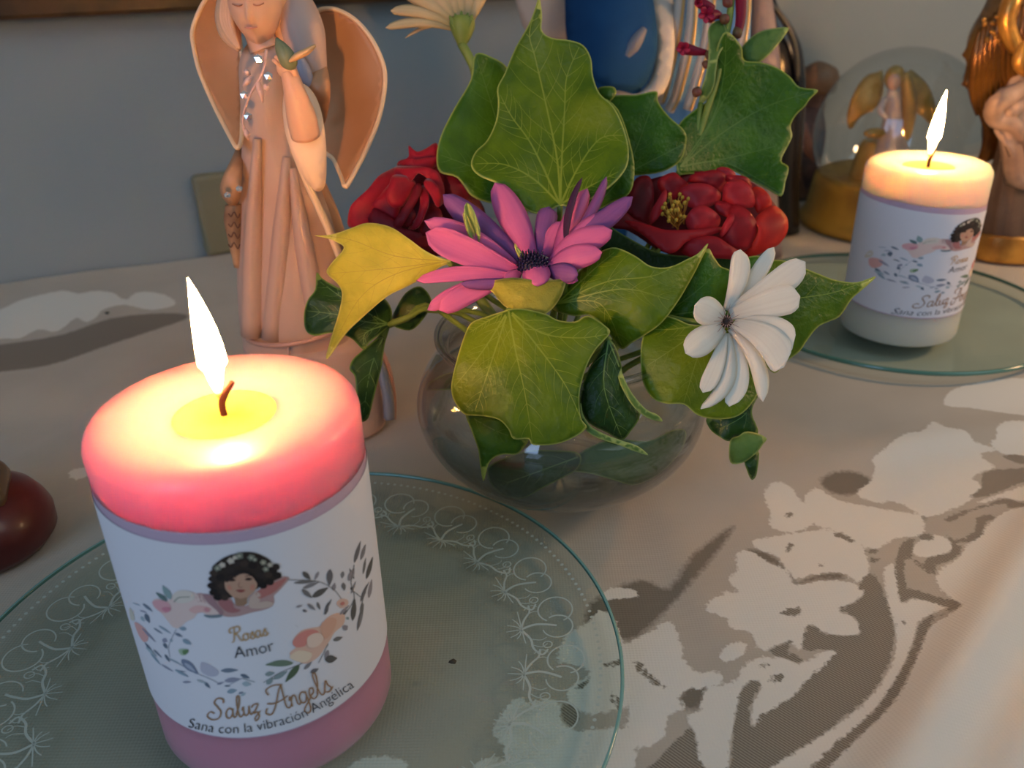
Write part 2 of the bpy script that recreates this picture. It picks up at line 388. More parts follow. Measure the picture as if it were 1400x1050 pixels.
def sdf(polys, g, rad=.006):
    s = np.full(len(g), -rad)
    for pl in polys:
        q = np.array([PG(*p)[:2] for p in catmull(pl, 3, True)]); mn, mx = q.min(0)-rad, q.max(0)+rad
        k = np.where((g[:, 0] > mn[0]) & (g[:, 0] < mx[0]) & (g[:, 1] > mn[1]) & (g[:, 1] < mx[1]))[0]
        if not len(k): continue
        d = polydist(g[k], q); ins = inside(g[k], q); d = np.where(ins, d, -d)
        s[k] = np.maximum(s[k], d)
    return np.clip(s, -rad, rad)
sd, so, sh = sdf(dense, gp), sdf(opened, gp), sdf(shade, gp)
def ridge(g, a, b, wdt, h):
    a, b = np.array(a)[:2], np.array(b)[:2]; ab = (b-a)/np.linalg.norm(b-a); n = np.array([-ab[1], ab[0]])
    r = g-a; t = r @ ab; u = r @ n; L = np.linalg.norm(b-a)
    return h*np.exp(-(u/wdt)**2)/(1+np.exp(-(t)/.02))/(1+np.exp((t-L)/.02))
x_, y_ = gp[:, 0], gp[:, 1]
cz = .0004*np.sin(x_*55+y_*31)+.0003*np.sin(y_*80-x_*37)-.0009
cz += ridge(gp, PG(1480, 640), PG(1150, 1200), .010, .0100)+ridge(gp, PG(1500, 860), PG(1330, 1150), .009, .0080)
cz += ridge(gp, PG(1030, 640), PG(1500, 560), .010, .0018)+ridge(gp, PG(900, 690), PG(1000, 900), .007, .0010)
cz += ridge(gp, PG(0, 640), PG(150, 560), .008, .0018)+ridge(gp, PG(0, 720), PG(170, 660), .006, .0022)+ridge(gp, PG(-50, 385), PG(300, 335), .012, .004)
# front edge of the cloth hangs over the table edge
F = []
for j in range(ny-1):
    b0 = j*nx
    F += [(b0+i, b0+i+1, b0+nx+i+1, b0+nx+i) for i in range(nx-1)]
V = np.c_[x_, y_, cz]
hang = np.array([(x, ty0-.006-.004*math.sin(x*30), z) for z in (-.02, -.08, -.16) for x in xs]); base = len(V)
V = np.vstack([V, hang])
rows = [np.arange(nx)]+[base+r*nx+np.arange(nx) for r in range(3)]
for r in range(3): F += [(rows[r+1][i], rows[r+1][i+1], rows[r][i+1], rows[r][i]) for i in range(nx-1)]
pad = np.full(3*nx, .006)
m = bpy.data.materials.new('woven_cloth'); m.use_nodes = True; nt = m.node_tree; L = nt.links; b = nt.nodes['Principled BSDF']
b.inputs['Roughness'].default_value = .85; b.inputs['Sheen Weight'].default_value = .15; b.inputs['Specular IOR Level'].default_value = .15
def N(t, **k):
    n = nt.nodes.new(t)
    for a_, v in k.items(): setattr(n, a_, v)
    return n
def thr(attr, w_):
    a_ = N('ShaderNodeAttribute', attribute_name=attr); r = N('ShaderNodeMapRange'); r.inputs[1].default_value = -w_; r.inputs[2].default_value = w_
    ad = N('ShaderNodeMath', operation='ADD'); L.new(a_.outputs['Fac'], ad.inputs[0]); L.new(jit.outputs[0], ad.inputs[1]); L.new(ad.outputs[0], r.inputs[0]); return r
tc = N('ShaderNodeTexCoord'); wn = N('ShaderNodeTexNoise'); wn.inputs['Scale'].default_value = 620; L.new(tc.outputs['Object'], wn.inputs['Vector'])
jit = N('ShaderNodeMath', operation='MULTIPLY_ADD'); jit.inputs[1].default_value = .0032; jit.inputs[2].default_value = -.0016; L.new(wn.outputs['Fac'], jit.inputs[0])
rd, ro, rs = thr('dense', .0004), thr('open', .0004), thr('half', .0012)
wv = N('ShaderNodeTexWave', wave_type='BANDS', bands_direction='DIAGONAL'); wv.inputs['Scale'].default_value = 520; wv.inputs['Distortion'].default_value = .6
L.new(tc.outputs['Object'], wv.inputs['Vector'])
def mix(a_, b_, f, typ='MIX'):
    n = N('ShaderNodeMix', data_type='RGBA', blend_type=typ)
    for s_, v in ((6, a_), (7, b_)):
        if isinstance(v, tuple): n.inputs[s_].default_value = (*v, 1)
        else: L.new(v, n.inputs[s_])
    if isinstance(f, float): n.inputs[0].default_value = f
    else: L.new(f, n.inputs[0])
    return n.outputs[2]
ln = N('ShaderNodeTexNoise'); ln.inputs['Scale'].default_value = 25; L.new(tc.outputs['Object'], ln.inputs['Vector'])
med = mix(lin(172, 161, 146), lin(192, 181, 166), ln.outputs['Fac'])
med = mix(med, lin(122, 112, 98), rs.outputs[0])
c1 = mix(med, lin(222, 216, 205), rd.outputs[0])
opn = mix(lin(112, 102, 88), lin(158, 148, 132), wv.outputs['Fac'])
c2 = mix(c1, opn, ro.outputs[0])
L.new(c2, b.inputs['Base Color'])
wv2 = N('ShaderNodeTexWave', wave_type='BANDS', bands_direction='X'); wv2.inputs['Scale'].default_value = 300; wv3 = N('ShaderNodeTexWave', wave_type='BANDS', bands_direction='Y'); wv3.inputs['Scale'].default_value = 300
for q in (wv2, wv3): q.inputs['Distortion'].default_value = 1.0; L.new(tc.outputs['Object'], q.inputs['Vector'])
ad = N('ShaderNodeMath', operation='ADD'); L.new(wv2.outputs['Fac'], ad.inputs[0]); L.new(wv3.outputs['Fac'], ad.inputs[1])
ad2 = N('ShaderNodeMath', operation='MULTIPLY_ADD'); ad2.inputs[1].default_value = 3.0; L.new(rd.outputs[0], ad2.inputs[0]); L.new(ad.outputs[0], ad2.inputs[2])
bp = N('ShaderNodeBump'); bp.inputs['Strength'].default_value = .22; bp.inputs['Distance'].default_value = .0002; L.new(ad2.outputs[0], bp.inputs['Height']); L.new(bp.outputs[0], b.inputs['Normal'])
tag(mesh('tablecloth', V, F, m, attrs={'dense': np.r_[sd, pad], 'open': np.r_[so, -pad], 'half': np.r_[sh, -pad]}, loc=(0, 0, 0)),
    'white tablecloth woven with pale leaf and flower motifs, covering the table', 'tablecloth')

# picture frame whose lower rail shows along the top of the wall
fr = empty('picture_frame', PW(330, 4), 'dark brown wooden picture frame whose lower rail shows at the top edge', 'picture frame')
fm = mat('frame_wood', lin(84, 54, 22), .35, noise=30, col2=lin(48, 30, 12))
a, b_ = PW(-320, 18, .001), PW(762, 8, .001); hz = (a[2]+b_[2])/2; a[2] = hz; b_[2] = hz; ex = b_-a; up = np.array([0, 0, 1.0])
def rail(o, ex, h, name='frame_rail'):
    V, F = obox_vf(o, ex, -WN*-.018, h); bevel(mesh(name, V, F, fm, fr, smooth=False), .003)
rail(a, ex, up*.035); rail(a+up*.335, ex, up*.035)
u = ex/np.linalg.norm(ex); rail(a+up*.035, u*.035, up*.30); rail(b_-u*.035+up*.035, u*.035, up*.30)
V, F = obox_vf(a+up*.03+u*.03, ex-u*.06, WN*.008, up*.31); mesh('canvas', V, F, mat('canvas', lin(120, 104, 80), .7, noise=9, col2=lin(70, 72, 70)), fr, smooth=False)

# ---------------------------------------------------------------- candles
def flame_mat():
    m = bpy.data.materials.new('flame'); m.use_nodes = True; nt = m.node_tree; nt.nodes.clear()
    o = nt.nodes.new('ShaderNodeOutputMaterial'); e = nt.nodes.new('ShaderNodeEmission')
    a = nt.nodes.new('ShaderNodeAttribute'); a.attribute_name = 'height'
    r = nt.nodes.new('ShaderNodeValToRGB'); r.color_ramp.elements[0].position = .0; r.color_ramp.elements[0].color = (1, .28, .04, 1)
    r.color_ramp.elements[1].position = .4; r.color_ramp.elements[1].color = (1, .47, .14, 1)
    s = nt.nodes.new('ShaderNodeMapRange'); s.inputs[1].default_value = .06; s.inputs[2].default_value = .75; s.inputs[3].default_value = FLAME*.003; s.inputs[4].default_value = FLAME
    p = nt.nodes.new('ShaderNodeMath'); p.operation = 'POWER'; p.inputs[1].default_value = 1.0
    nt.links.new(a.outputs['Fac'], r.inputs[0]); nt.links.new(a.outputs['Fac'], s.inputs[0])
    nt.links.new(r.outputs[0], e.inputs[0]); nt.links.new(s.outputs[0], e.inputs[1]); nt.links.new(e.outputs[0], o.inputs[0])
    m.cycles.emission_sampling = 'FRONT_BACK' if hasattr(m.cycles, 'emission_sampling') else None
    return m
FM = flame_mat()
LC = np.array([-.0695, .1822, .0062]); LR, LH = .0322, .0955
def cyl(px, py):                        # view pixel -> (theta, z) on the left candle's side
    d = ray(px, py); o = CAM-[LC[0], LC[1], 0]; a = d[0]**2+d[1]**2; b = o[0]*d[0]+o[1]*d[1]; c = o[0]**2+o[1]**2-LR**2
    D = max(b*b-a*c, 0); t = (-b-math.sqrt(D))/a; q = o+t*d
    return math.atan2(q[1], q[0]), q[2]-LC[2]
PR = []      # prints: (verts (theta,z), faces, colour, layer)
def cylmap(pts): return np.array([cyl(*p) for p in pts])
def P_poly(pts, col, layer=1, sm=3, dense_=4.0):
    o = catmull(pts, sm, True) if sm > 1 else np.asarray(pts, float)
    q, F = fill(o, dense_); PR.append((cylmap(q), F, lin(*col), layer))
def P_line(pts, col, w0=1.5, w1=1.5, layer=2):
    q, F = ribbon(pts, w0, w1, 4); PR.append((cylmap(q), F, lin(*col), layer))
def P_leaf(a, b, w_, col, layer=1, bend=0):
    a, b = np.array(a, float), np.array(b, float); d = b-a; n = np.array([-d[1], d[0]])/np.linalg.norm(d)
    pts = [a]+[a+d*t+n*(s*w_/2*math.sin(PI*t**.8)+bend*math.sin(PI*t)) for t, s in ((.25, 1), (.55, 1), (.8, 1))]+[b]+[a+d*t+n*(s*w_/2*math.sin(PI*t**.8)+bend*math.sin(PI*t)) for t, s in ((.8, -1), (.55, -1), (.25, -1))]
    P_poly(pts, col, layer, 2)
# portrait of a child with flowers in dark hair and pink wings
def Q(l): return [(270+x/8.747, 730+y/8.75) for x, y in l]
P_poly(Q([(0,700),(100,705),(210,730),(300,740),(400,750),(450,830),(600,840),(620,740),(720,660),(860,570),(1000,500),(1090,510),(1060,570),(960,680),(910,730),(915,800),(880,860),(780,900),(640,930),(500,970),(380,980),(300,960),(280,900),(180,840),(60,800),(0,790)]), (188,150,146), 1)
P_poly(Q([(700,700),(800,620),(940,560),(1060,510),(1000,600),(900,690),(800,740),(740,760)]), (186,118,112), 2)
P_poly(Q([(250,800),(330,760),(420,800),(440,870),(520,900),(430,930),(330,900)]), (172,112,112), 2)
P_poly(Q([(620,760),(700,680),(760,720),(740,800),(820,790),(900,810),(860,860),(720,880),(620,860)]), (206,178,164), 2)
P_poly(Q([(185,430),(180,380),(240,320),(330,260),(450,220),(560,200),(680,210),(780,250),(860,300),(900,370),(950,450),(1000,500),(900,550),(760,610),(700,650),(600,700),(420,740),(300,760),(240,780),(200,730),(160,640),(175,570),(190,500)]), (52,42,38), 3)
for cx_, cy_ in ((200,450),(190,520),(175,600),(200,680),(250,740),(330,740),(900,420),(950,480),(860,560),(780,600),(930,380),(280,500),(300,600),(320,680),(760,480),(840,470),(740,540),(400,420),(560,340),(660,360),(470,340)):
    P_poly(Q([(cx_+46*math.cos(k*1.05)*(1+.2*(k%2)), cy_+40*math.sin(k*1.05)) for k in range(6)]), random.choice([(40,32,32),(66,52,46),(54,44,42),(34,28,30)]), 3.5, 3)
P_poly(Q([(330,560),(370,510),(430,480),(520,440),(620,470),(690,540),(710,600),(680,670),(620,720),(590,770),(590,820),(520,840),(460,830),(445,760),(390,700),(340,640)]), (196,152,128), 4)
P_poly(Q([(350,500),(420,450),(500,420),(600,430),(690,500),(705,560),(640,480),(540,455),(440,500),(350,560)]), (44,36,36), 5)
for ex_, ey_ in ((415, 530), (610, 520)): P_poly(Q([(ex_-45, ey_+5), (ex_, ey_-18), (ex_+45, ey_), (ex_, ey_+18)]), (62,44,40), 5)
P_line(Q([(370,500),(420,485),(465,500)]), (70,48,40), 1, 1, 5); P_line(Q([(570,490),(620,475),(665,495)]), (70,48,40), 1, 1, 5)
P_poly(Q([(460,655),(510,645),(570,655),(520,680)]), (150,78,74), 5)
P_line(Q([(505,560),(490,600),(510,620),(540,612)]), (160,112,96), .9, .9, 5)
P_poly(Q([(640,590),(680,600),(670,650),(630,650)]), (206,140,118), 5); P_poly(Q([(360,600),(400,600),(410,650),(370,640)]), (206,140,118), 5)
P_poly(Q([(450,740),(520,760),(590,740),(580,820),(530,840),(465,830)]), (160,124,100), 5)
for fx, fy, fr_ in ((245, 385, 50), (300, 350, 45), (400, 300, 50), (500, 240, 55), (640, 260, 52), (680, 285, 36), (780, 320, 45), (810, 400, 45), (860, 350, 40), (450, 260, 36)):
    P_poly(Q([(fx+fr_*(1 if k % 2 else .72)*math.cos(k*PI/5), fy+fr_*.85*(1 if k % 2 else .72)*math.sin(k*PI/5)) for k in range(10)]), random.choice([(150,146,128),(206,190,176),(128,128,114),(176,164,150)]), 6, 2)
    P_poly(Q([(fx+12*math.cos(k), fy+12*math.sin(k)) for k in range(6)]), (214, 206, 180), 7, 1)
# left roses
def Q2(l): return [(160+x/5.833, 780+y/5.833) for x, y in l]
P_poly(Q2([(290,240),(330,215),(400,240),(450,190),(520,150),(600,160),(680,190),(760,200),(790,270),(830,310),(820,350),(740,350),(660,320),(620,370),(560,400),(500,450),(450,440),(410,390),(360,330),(310,290)]), (228,200,192), 1)
P_poly(Q2([(290,245),(350,225),(420,250),(440,300),(400,330),(340,310)]), (226,168,172), 2)
P_poly(Q2([(365,290),(410,280),(440,300),(400,320)]), (214,138,152), 3)
P_poly(Q2([(580,300),(640,270),(720,280),(760,300),(700,320),(620,330)]), (226,178,172), 2)
P_poly(Q2([(700,290),(730,290),(745,315),(710,320)]), (210,146,150), 3)
P_poly(Q2([(450,190),(500,150),(600,160),(620,220),(540,250),(470,240)]), (222,208,196), 2)
P_leaf(*[Q2([(440,220)])[0], Q2([(370,110)])[0]], 9, (142,164,164), 2); P_leaf(Q2([(410,235)])[0], Q2([(318,165)])[0], 6, (100,122,120), 2)
P_line(Q2([(465,240),(500,205),(590,200)]), (108,118,104), 1.2, .6, 3); P_poly(Q2([(695,345),(760,345),(840,340),(830,362),(740,368)]), (120,132,140), 2)
P_poly(Q2([(690,180),(760,190),(800,260),(850,320),(830,350),(800,310),(720,240)]), (166,128,132), 2)
P_poly(Q2([(150,410),(190,420),(250,480),(255,550),(220,560),(180,500)]), (226,170,164), 1)
P_poly(Q2([(110,290),(140,330),(150,390),(120,380)]), (214,204,188), 1)
gl = [(142,160,174), (120,130,146), (150,150,168), (104,116,132), (168,182,190)]
lv = [((135,250),(200,275),8),((215,255),(295,320),20),((190,310),(250,330),12),((235,335),(270,410),34),((200,360),(230,400),26),((340,430),(440,495),14),((300,450),(375,500),14),((210,450),(320,565),16),
      ((230,565),(300,650),16),((240,600),(330,680),22),((270,640),(360,750),18),((300,620),(370,690),12),((360,740),(460,800),16),((390,660),(430,720),20),((420,690),(520,740),10),((470,780),(580,840),22),((490,790),(560,800),8),
      ((530,880),(600,880),18),((700,880),(750,930),26),((640,860),(720,890),18),((560,460),(500,450),34),((470,490),(530,520),22),((370,540),(410,560),40),((380,570),(410,615),26),((430,540),(450,560),20),((530,540),(600,580),36),
      ((830,790),(970,785),36),((860,870),(985,855),38),((985,820),(1060,850),30),((1000,890),(1070,900),40),((880,960),(960,945),38),((970,970),(1010,960),16),((800,900),(860,880),18),((860,910),(910,910),12),((990,990),(1030,965),24)]
for i, (a_, b_, w_) in enumerate(lv): P_leaf(Q2([a_])[0], Q2([b_])[0], w_/5.8, gl[i % 5], 1+i % 2)
P_leaf(Q2([(520,700)])[0], Q2([(655,815)])[0], 11, (128,136,158), 2); P_leaf(Q2([(545,725)])[0], Q2([(635,795)])[0], 5, (176,180,196), 3)
P_poly(Q2([(680,720),(740,740),(810,790),(800,830),(740,835),(680,800),(670,760)]), (190,186,200), 1)
P_poly(Q2([(500,620),(560,615),(578,635),(550,665),(515,660)]), (168,186,160), 2); P_poly(Q2([(530,630),(570,620),(575,640),(545,660)]), (104,134,92), 3)
for l in ([(640,810),(760,860),(830,900)], [(480,460),(450,520),(420,600),(430,680)], [(900,900),(1000,850)], [(430,700),(520,745),(640,815)]): P_line(Q2(l), (150,156,170), .8, .6)
# right spray
def Q3(l): return [(360+x/4.565, 730+y/4.565) for x, y in l]
P_poly(Q3([(160,740),(200,700),(180,660),(230,600),(300,580),(350,570),(390,520),(450,490),(500,500),(495,560),(440,610),(410,660),(370,720),(330,770),(260,805),(200,780)]), (228,186,166), 1)
P_poly(Q3([(180,665),(230,610),(300,590),(340,610),(280,640),(260,690),(200,700)]), (222,142,132), 2)
P_poly(Q3([(270,640),(330,610),(370,640),(340,690),(280,700)]), (236,206,188), 3)
P_poly(Q3([(350,570),(400,520),(450,530),(430,600),(380,650)]), (224,172,148), 2)
P_poly(Q3([(160,760),(220,720),(300,740),(270,790),(210,790)]), (236,210,184), 2)
P_poly(Q3([(450,430),(480,400),(520,410),(520,440),(480,460)]), (222,186,172), 1); P_poly(Q3([(472,430),(490,418),(500,430),(485,442)]), (206,130,122), 3)
P_leaf(Q3([(185,800)])[0], Q3([(10,810)])[0], 9, (116,132,112), 2, 1); P_leaf(Q3([(222,810)])[0], Q3([(135,918)])[0], 9, (88,104,80), 2)
rg = [(120,116,116), (96,92,90), (150,142,148), (112,108,112), (134,130,134)]
rv = [((185,300),(330,290),22),((240,230),(290,280),32),((340,230),(315,285),20),((410,215),(405,320),40),((240,335),(345,295),26),((235,340),(300,395),30),((300,390),(400,330),40),((200,450),(240,440),16),((240,470),(270,480),18),
      ((270,430),(320,470),22),((330,420),(350,470),20),((380,500),(400,420),22),((430,350),(440,300),26),((420,400),(370,500),12),((490,230),(485,275),24),((490,300),(500,350),26),((540,330),(555,350),22),((525,290),(560,210),34),((560,180),(600,40),26),
      ((600,160),(630,60),22),((615,250),(632,145),16),((635,280),(675,140),26),((650,400),(670,280),24),((600,420),(640,310),20),((580,600),(620,430),26),((605,500),(610,420),22),((550,540),(565,400),34),((470,500),(530,440),18),((490,500),(520,470),14),
      ((540,370),(570,290),12),((430,660),(490,640),28),((380,780),(455,770),50),((400,720),(380,780),30),((290,860),(340,835),28),((250,840),(300,790),24),((190,560),(220,580),1),((560,280),(530,210),14),((490,590),(520,570),38),((515,530),(525,515),22),
      ((10,870),(70,860),30),((60,900),(150,850),34),((20,930),(60,890),34)]
for i, (a_, b_, w_) in enumerate(rv): P_leaf(Q3([a_])[0], Q3([b_])[0], w_/4.6, rg[i % 5] if i < 38 else (140,154,156), 1+i % 2)
for l in ([(150,280),(330,290),(430,340),(480,400)], [(560,190),(540,300),(560,400),(500,500)], [(580,600),(610,420),(650,300)], [(400,680),(340,800)], [(240,800),(100,860),(0,920)], [(550,350),(600,390)]): P_line(Q3(l), (110,106,104), .9, .7)
for l in ([(1000,850),(1100,880)],): P_line(Q2(l), (130,142,150), .9, .7)
# hand lettering in gold, traced as pen strokes
GLY = {
'R': ([[(.2,1.3),(-.1,1.5),(0,1.9),(.5,2.1),(.55,1.8),(.45,.8),(.3,.1),(.05,0)], [(.5,2.0),(1.0,2.15),(1.35,1.8),(1.15,1.35),(.6,1.15),(.9,.9),(1.15,.3),(1.45,0),(1.7,.2)]], 1.6),
'o': ([[(.5,.95),(.15,.85),(0,.45),(.2,.02),(.55,.05),(.72,.5),(.5,.95),(.75,.8),(1.0,.85)]], .95),
's': ([[(0,.1),(.45,1.05),(.5,.6),(.65,.25),(.4,0),(.1,.1)],[(.4,0),(.6,.1),(.8,.3)]], .78),
'a': ([[(.65,.85),(.35,1),(.05,.6),(.1,.1),(.4,.05),(.65,.5),(.7,.95)],[(.7,.95),(.66,.3),(.8,.02),(1.05,.3)]], .95),
'S': ([[(1.35,1.6),(1.3,2.0),(.8,2.1),(.5,1.7),(.8,1.2),(1.05,.7),(.8,.1),(.2,0),(-.2,.4),(.1,.8),(.45,.6)]], 1.45),
'l': ([[(0,.3),(.4,1.2),(.55,2.0),(.35,2.1),(.22,1.4),(.25,.2),(.45,0),(.7,.3)]], .6),
'u': ([[(0,.6),(.15,.95),(.1,.3),(.25,.02),(.5,.2),(.68,.95)],[(.68,.95),(.64,.3),(.78,.02),(1.0,.3)]], .9),
'z': ([[(0,.7),(.2,.95),(.6,.9),(.1,.1),(.4,.15),(.5,-.3),(.2,-.7),(.1,-.4),(.7,.2)]], .8),
'A': ([[(-.3,.5),(-.5,.1),(-.1,-.15),(.4,.5),(1.0,1.8),(1.3,2.2)],[(1.3,2.2),(1.25,1.2),(1.25,.2),(1.5,0),(1.7,.3)],[(-.2,.9),(.3,.75),(1.0,.85),(1.6,1.1)],[(.1,1.6),(.0,2.1),(.6,2.35),(1.4,2.2)]], 1.6),
'n': ([[(0,.6),(.15,.95),(.12,0)],[(.13,.5),(.4,.98),(.6,.8),(.6,.2),(.75,0),(.95,.3)]], .85),
'g': ([[(.65,.85),(.35,1),(.05,.6),(.1,.1),(.4,.05),(.65,.5),(.7,.95)],[(.7,.95),(.62,-.6),(.3,-1.0),(.1,-.6),(.8,.1),(1.0,.3)]], .9),
'e': ([[(0,.35),(.4,.55),(.5,.9),(.25,1),(.05,.5),(.2,.02),(.5,.08),(.75,.35)]], .65)}
def along(path, s):                      # point and direction at arc length fraction on a pixel path
    p = catmull(path, 8); d = np.r_[0, np.cumsum(np.linalg.norm(np.diff(p, axis=0), axis=1))]; x = s*d[-1]
    q = np.array([np.interp(x, d, p[:, 0]), np.interp(x, d, p[:, 1])])
    q2 = np.array([np.interp(min(x+1, d[-1]), d, p[:, 0]), np.interp(min(x+1, d[-1]), d, p[:, 1])]); q1 = np.array([np.interp(max(x-1, 0), d, p[:, 0]), np.interp(max(x-1, 0), d, p[:, 1])])
    t = (q2-q1)/(np.linalg.norm(q2-q1)+1e-9); return q, t, d[-1]
def script(text, path, xh, col, wd):
    tot = sum(GLY[c][1] if c != ' ' else .3 for c in text); x = 0
    for c in text:
        if c == ' ': x += .3; continue
        for st in GLY[c][0]:
            pts = []
            for gx, gy in st:
                q, t, _ = along(path, min(max((x+gx)/tot, 0), 1)); n = np.array([t[1], -t[0]])
                ex_ = (x+gx)/tot; over = 0 if 0 <= ex_ <= 1 else (ex_ if ex_ < 0 else ex_-1)
                pts.append(q+n*gy*xh+t*over*_)
            P_line(pts, col, wd, wd*.8, 4)
        x += GLY[c][1]
script('Rosas', [(317, 876), (342, 872), (367, 866)], 9.5, (190,148,92), 1.7)
script('Saluz', [(288, 982), (322, 979), (358, 972)], 13.5, (158,118,84), 2.0)
script('Angels', [(372, 972), (415, 959), (455, 941)], 15, (158,118,84), 2.0)
def text(body, path, cap, col):
    cu = bpy.data.curves.new('lettering', 'FONT'); cu.body = body; cu.size = 1; cu.resolution_u = 3; cu.offset = -.012
    o = bpy.data.objects.new('lettering', cu); sc.collection.objects.link(o)
    dg = bpy.context.evaluated_depsgraph_get(); me = o.evaluated_get(dg).to_mesh()
    v = np.array([q.co[:2] for q in me.vertices]); f = [tuple(p.vertices) for p in me.polygons]
    o.evaluated_get(dg).to_mesh_clear(); bpy.data.objects.remove(o); bpy.data.curves.remove(cu)
    wmax = v[:, 0].max(); px = []
    for x, y in v:
        q, t, _ = along(path, min(max(x/wmax, 0), 1)); px.append(q+np.array([t[1], -t[0]])*y*cap/.7)
    PR.append((cylmap(px), f, lin(*col), 4))
text('Amor', [(321, 898), (348, 894), (375, 887)], 16, (34,40,52))
text('Sana con la vibración Angélica', [(258,992),(300,1000),(345,998),(400,985),(440,966),(483,938)], 13, (36,40,50))
ltop = cylmap([(139, 697), (170, 722), (250, 748), (330, 741), (408, 713), (493, 655)])
ltop0 = cylmap([(138, 686), (170, 710), (250, 732), (330, 725), (408, 697), (494, 638)])
lbot = cylmap([(219, 965), (260, 999), (349, 1010), (423, 986), (522, 895)])
def fitc(pts):                            # z = a + b cos + c sin : a paper edge cut by a plane
    A = np.c_[np.ones(len(pts)), np.cos(pts[:, 0]), np.sin(pts[:, 0])]; W_ = np.diag([1, 1, 1])
    A2 = np.vstack([A, [0, .35, 0], [0, 0, .35]]); return np.linalg.lstsq(A2, np.r_[pts[:, 1], 0, 0], rcond=None)[0]
ct, ct0, cb = fitc(ltop), fitc(ltop0), fitc(lbot)
def band(c, R, lo, hi, extra=.0003, seg=96):
    V = []; F = []
    for k in range(seg):
        t = 2*PI*k/seg
        for j in range(7):
            z0 = lo[0]+lo[1]*math.cos(t)+lo[2]*math.sin(t); z1 = hi[0]+hi[1]*math.cos(t)+hi[2]*math.sin(t)
            V.append((c[0]+(R+extra)*math.cos(t), c[1]+(R+extra)*math.sin(t), c[2]+z0+(z1-z0)*j/6))
        for j in range(6): F.append((k*7+j, ((k+1) % seg)*7+j, ((k+1) % seg)*7+j+1, k*7+j+1))
    return V, F
def candle(name, c, R, H, wax, pool, label, cat_group, rot=0, zs=1.0, ts=1.0, lean=0.15, fh=.0235, fw=.0036, wickbend=.0015, glow=None, slope=(0,0), group=None):
    e = empty(name, c, label, 'candle')
    prof = [(0, 0), (R-.0022, 0), (R-.0006, .0008), (R, .0024)]+[(R, .0024+(H-.007)*k/14) for k in range(1, 15)]
    prof += [(R-.0004, H-.0030), (R-.0015, H-.0014), (R-.0032, H-.0005), (R-.006, H-.0002), (R-.012, H-.0004), (.0165, H-.0010), (.0136, H-.0018), (.0118, H-.0032), (.0100, H-.0044), (0, H-.0046)]
    V, F = lathe_vf(prof, c, 96); V = np.array(V); k = V[:, 2]-c[2] > H-.02
    V[k, 2] += ((V[k, 0]-c[0])*slope[0]+(V[k, 1]-c[1])*slope[1])*(V[k, 2]-c[2]-H+.02)/.02
    mesh('wax_body', V, F, wax, e)
    lathe('melted_wax', [(0, H-.0030), (.0114, H-.0030), (.0122, H-.0027)], c, pool, e, seg=64)
    # label
    V, F = band(c, R, [cb[0]*zs, *(cb[1:]*zs)], [ct0[0]*zs, *(ct0[1:]*zs)], .00012); mesh('label_film', V, F, MATS['label_film'], e)
    lab = None; V, F = band(c, R, [cb[0]*zs+.0006, *(cb[1:]*zs)], [ct[0]*zs, *(ct[1:]*zs)], .0003); lab = mesh('paper_label', V, F, MATS['paper'], e)
    mb = MB()
    for q, f, col, layer in PR:
        t = -1.206+(q[:, 0]+1.206)*ts+rot; r = R+.0003+.00006*layer
        mb.add(np.c_[c[0]+r*np.cos(t), c[1]+r*np.sin(t), c[2]+q[:, 1]*zs], f, col)
    mb.build('printing', MATS['ink'], lab)
    top = c+[0, 0, H-.0032]
    wk = [top+[0, 0, -.002], top+[-.0002, 0, .003], top+[.0012*wickbend/.0015, 0, .006], top+[wickbend*2.2, 0, .009]]
    tube('wick', wk, [.00085, .0009, .0008, .0006], MATS['wick'], e, seg=8)
    # flame
    fb = top+[-.0006, 0, .0042]; V = []; n = 22; hs = []
    for i in range(n+1):
        t = i/n; r = fw*(math.sin(PI*min(t/.62, 1)*.5)**.8 if t < .3 else 1)*( (1-((t-.3)/.7)**1.75) if t > .3 else 1)
        r = max(r, .00003); cx = fb[0]+lean*fh*t*t+ .0004*math.sin(t*3); 
        for k in range(20):
            a_ = 2*PI*k/20; V.append((cx+r*math.cos(a_), fb[1]+r*math.sin(a_), fb[2]+fh*t)); hs.append(t)
    F = [(i*20+k, i*20+(k+1) % 20, (i+1)*20+(k+1) % 20, (i+1)*20+k) for i in range(n) for k in range(20)]
    F += [tuple(range(20))[::-1], tuple(n*20+k for k in range(20))]
    mesh('flame', V, F, FM, e, attrs={'height': np.array(hs)})
    return e
mat('paper', lin(226, 222, 228), .75, spec=.2); mat('label_film', lin(196, 168, 188), .4, spec=.3)
vcol_mat('ink', .6); mat('wick', lin(60, 22, 14), .9)
pinkwax = mat('pink_wax', (.62, .24, .33), .38, sss=1, srad=(1, .7, .6), sscale=.05, coat=.25, bump=(60, .12))
creamwax = mat('cream_wax', (.66, .60, .50), .38, sss=1, srad=(1, .7, .4), sscale=.045, coat=.2, bump=(60, .1))
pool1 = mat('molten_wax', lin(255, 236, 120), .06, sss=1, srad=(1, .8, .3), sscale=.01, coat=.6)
candle('pillar_candle', LC, LR, LH, pinkwax, pool1, 'pink lit pillar candle on the near glass plate', None, lean=-.05, fh=.0310, fw=.0033)
RC = np.array([.2105, .4300, .0062])
phi = math.atan2(RC[0], RC[1])
candle('pillar_candle', RC, .0296, .0895, creamwax, mat('molten_cream_wax', lin(255, 222, 130), .06, sss=1, srad=(1, .7, .3), sscale=.01, coat=.6), 'cream lit pillar candle on the far glass plate', None, rot=math.radians(13), zs=.90, ts=1.5, lean=.06, fh=.0325, fw=.0031, wickbend=.0006)

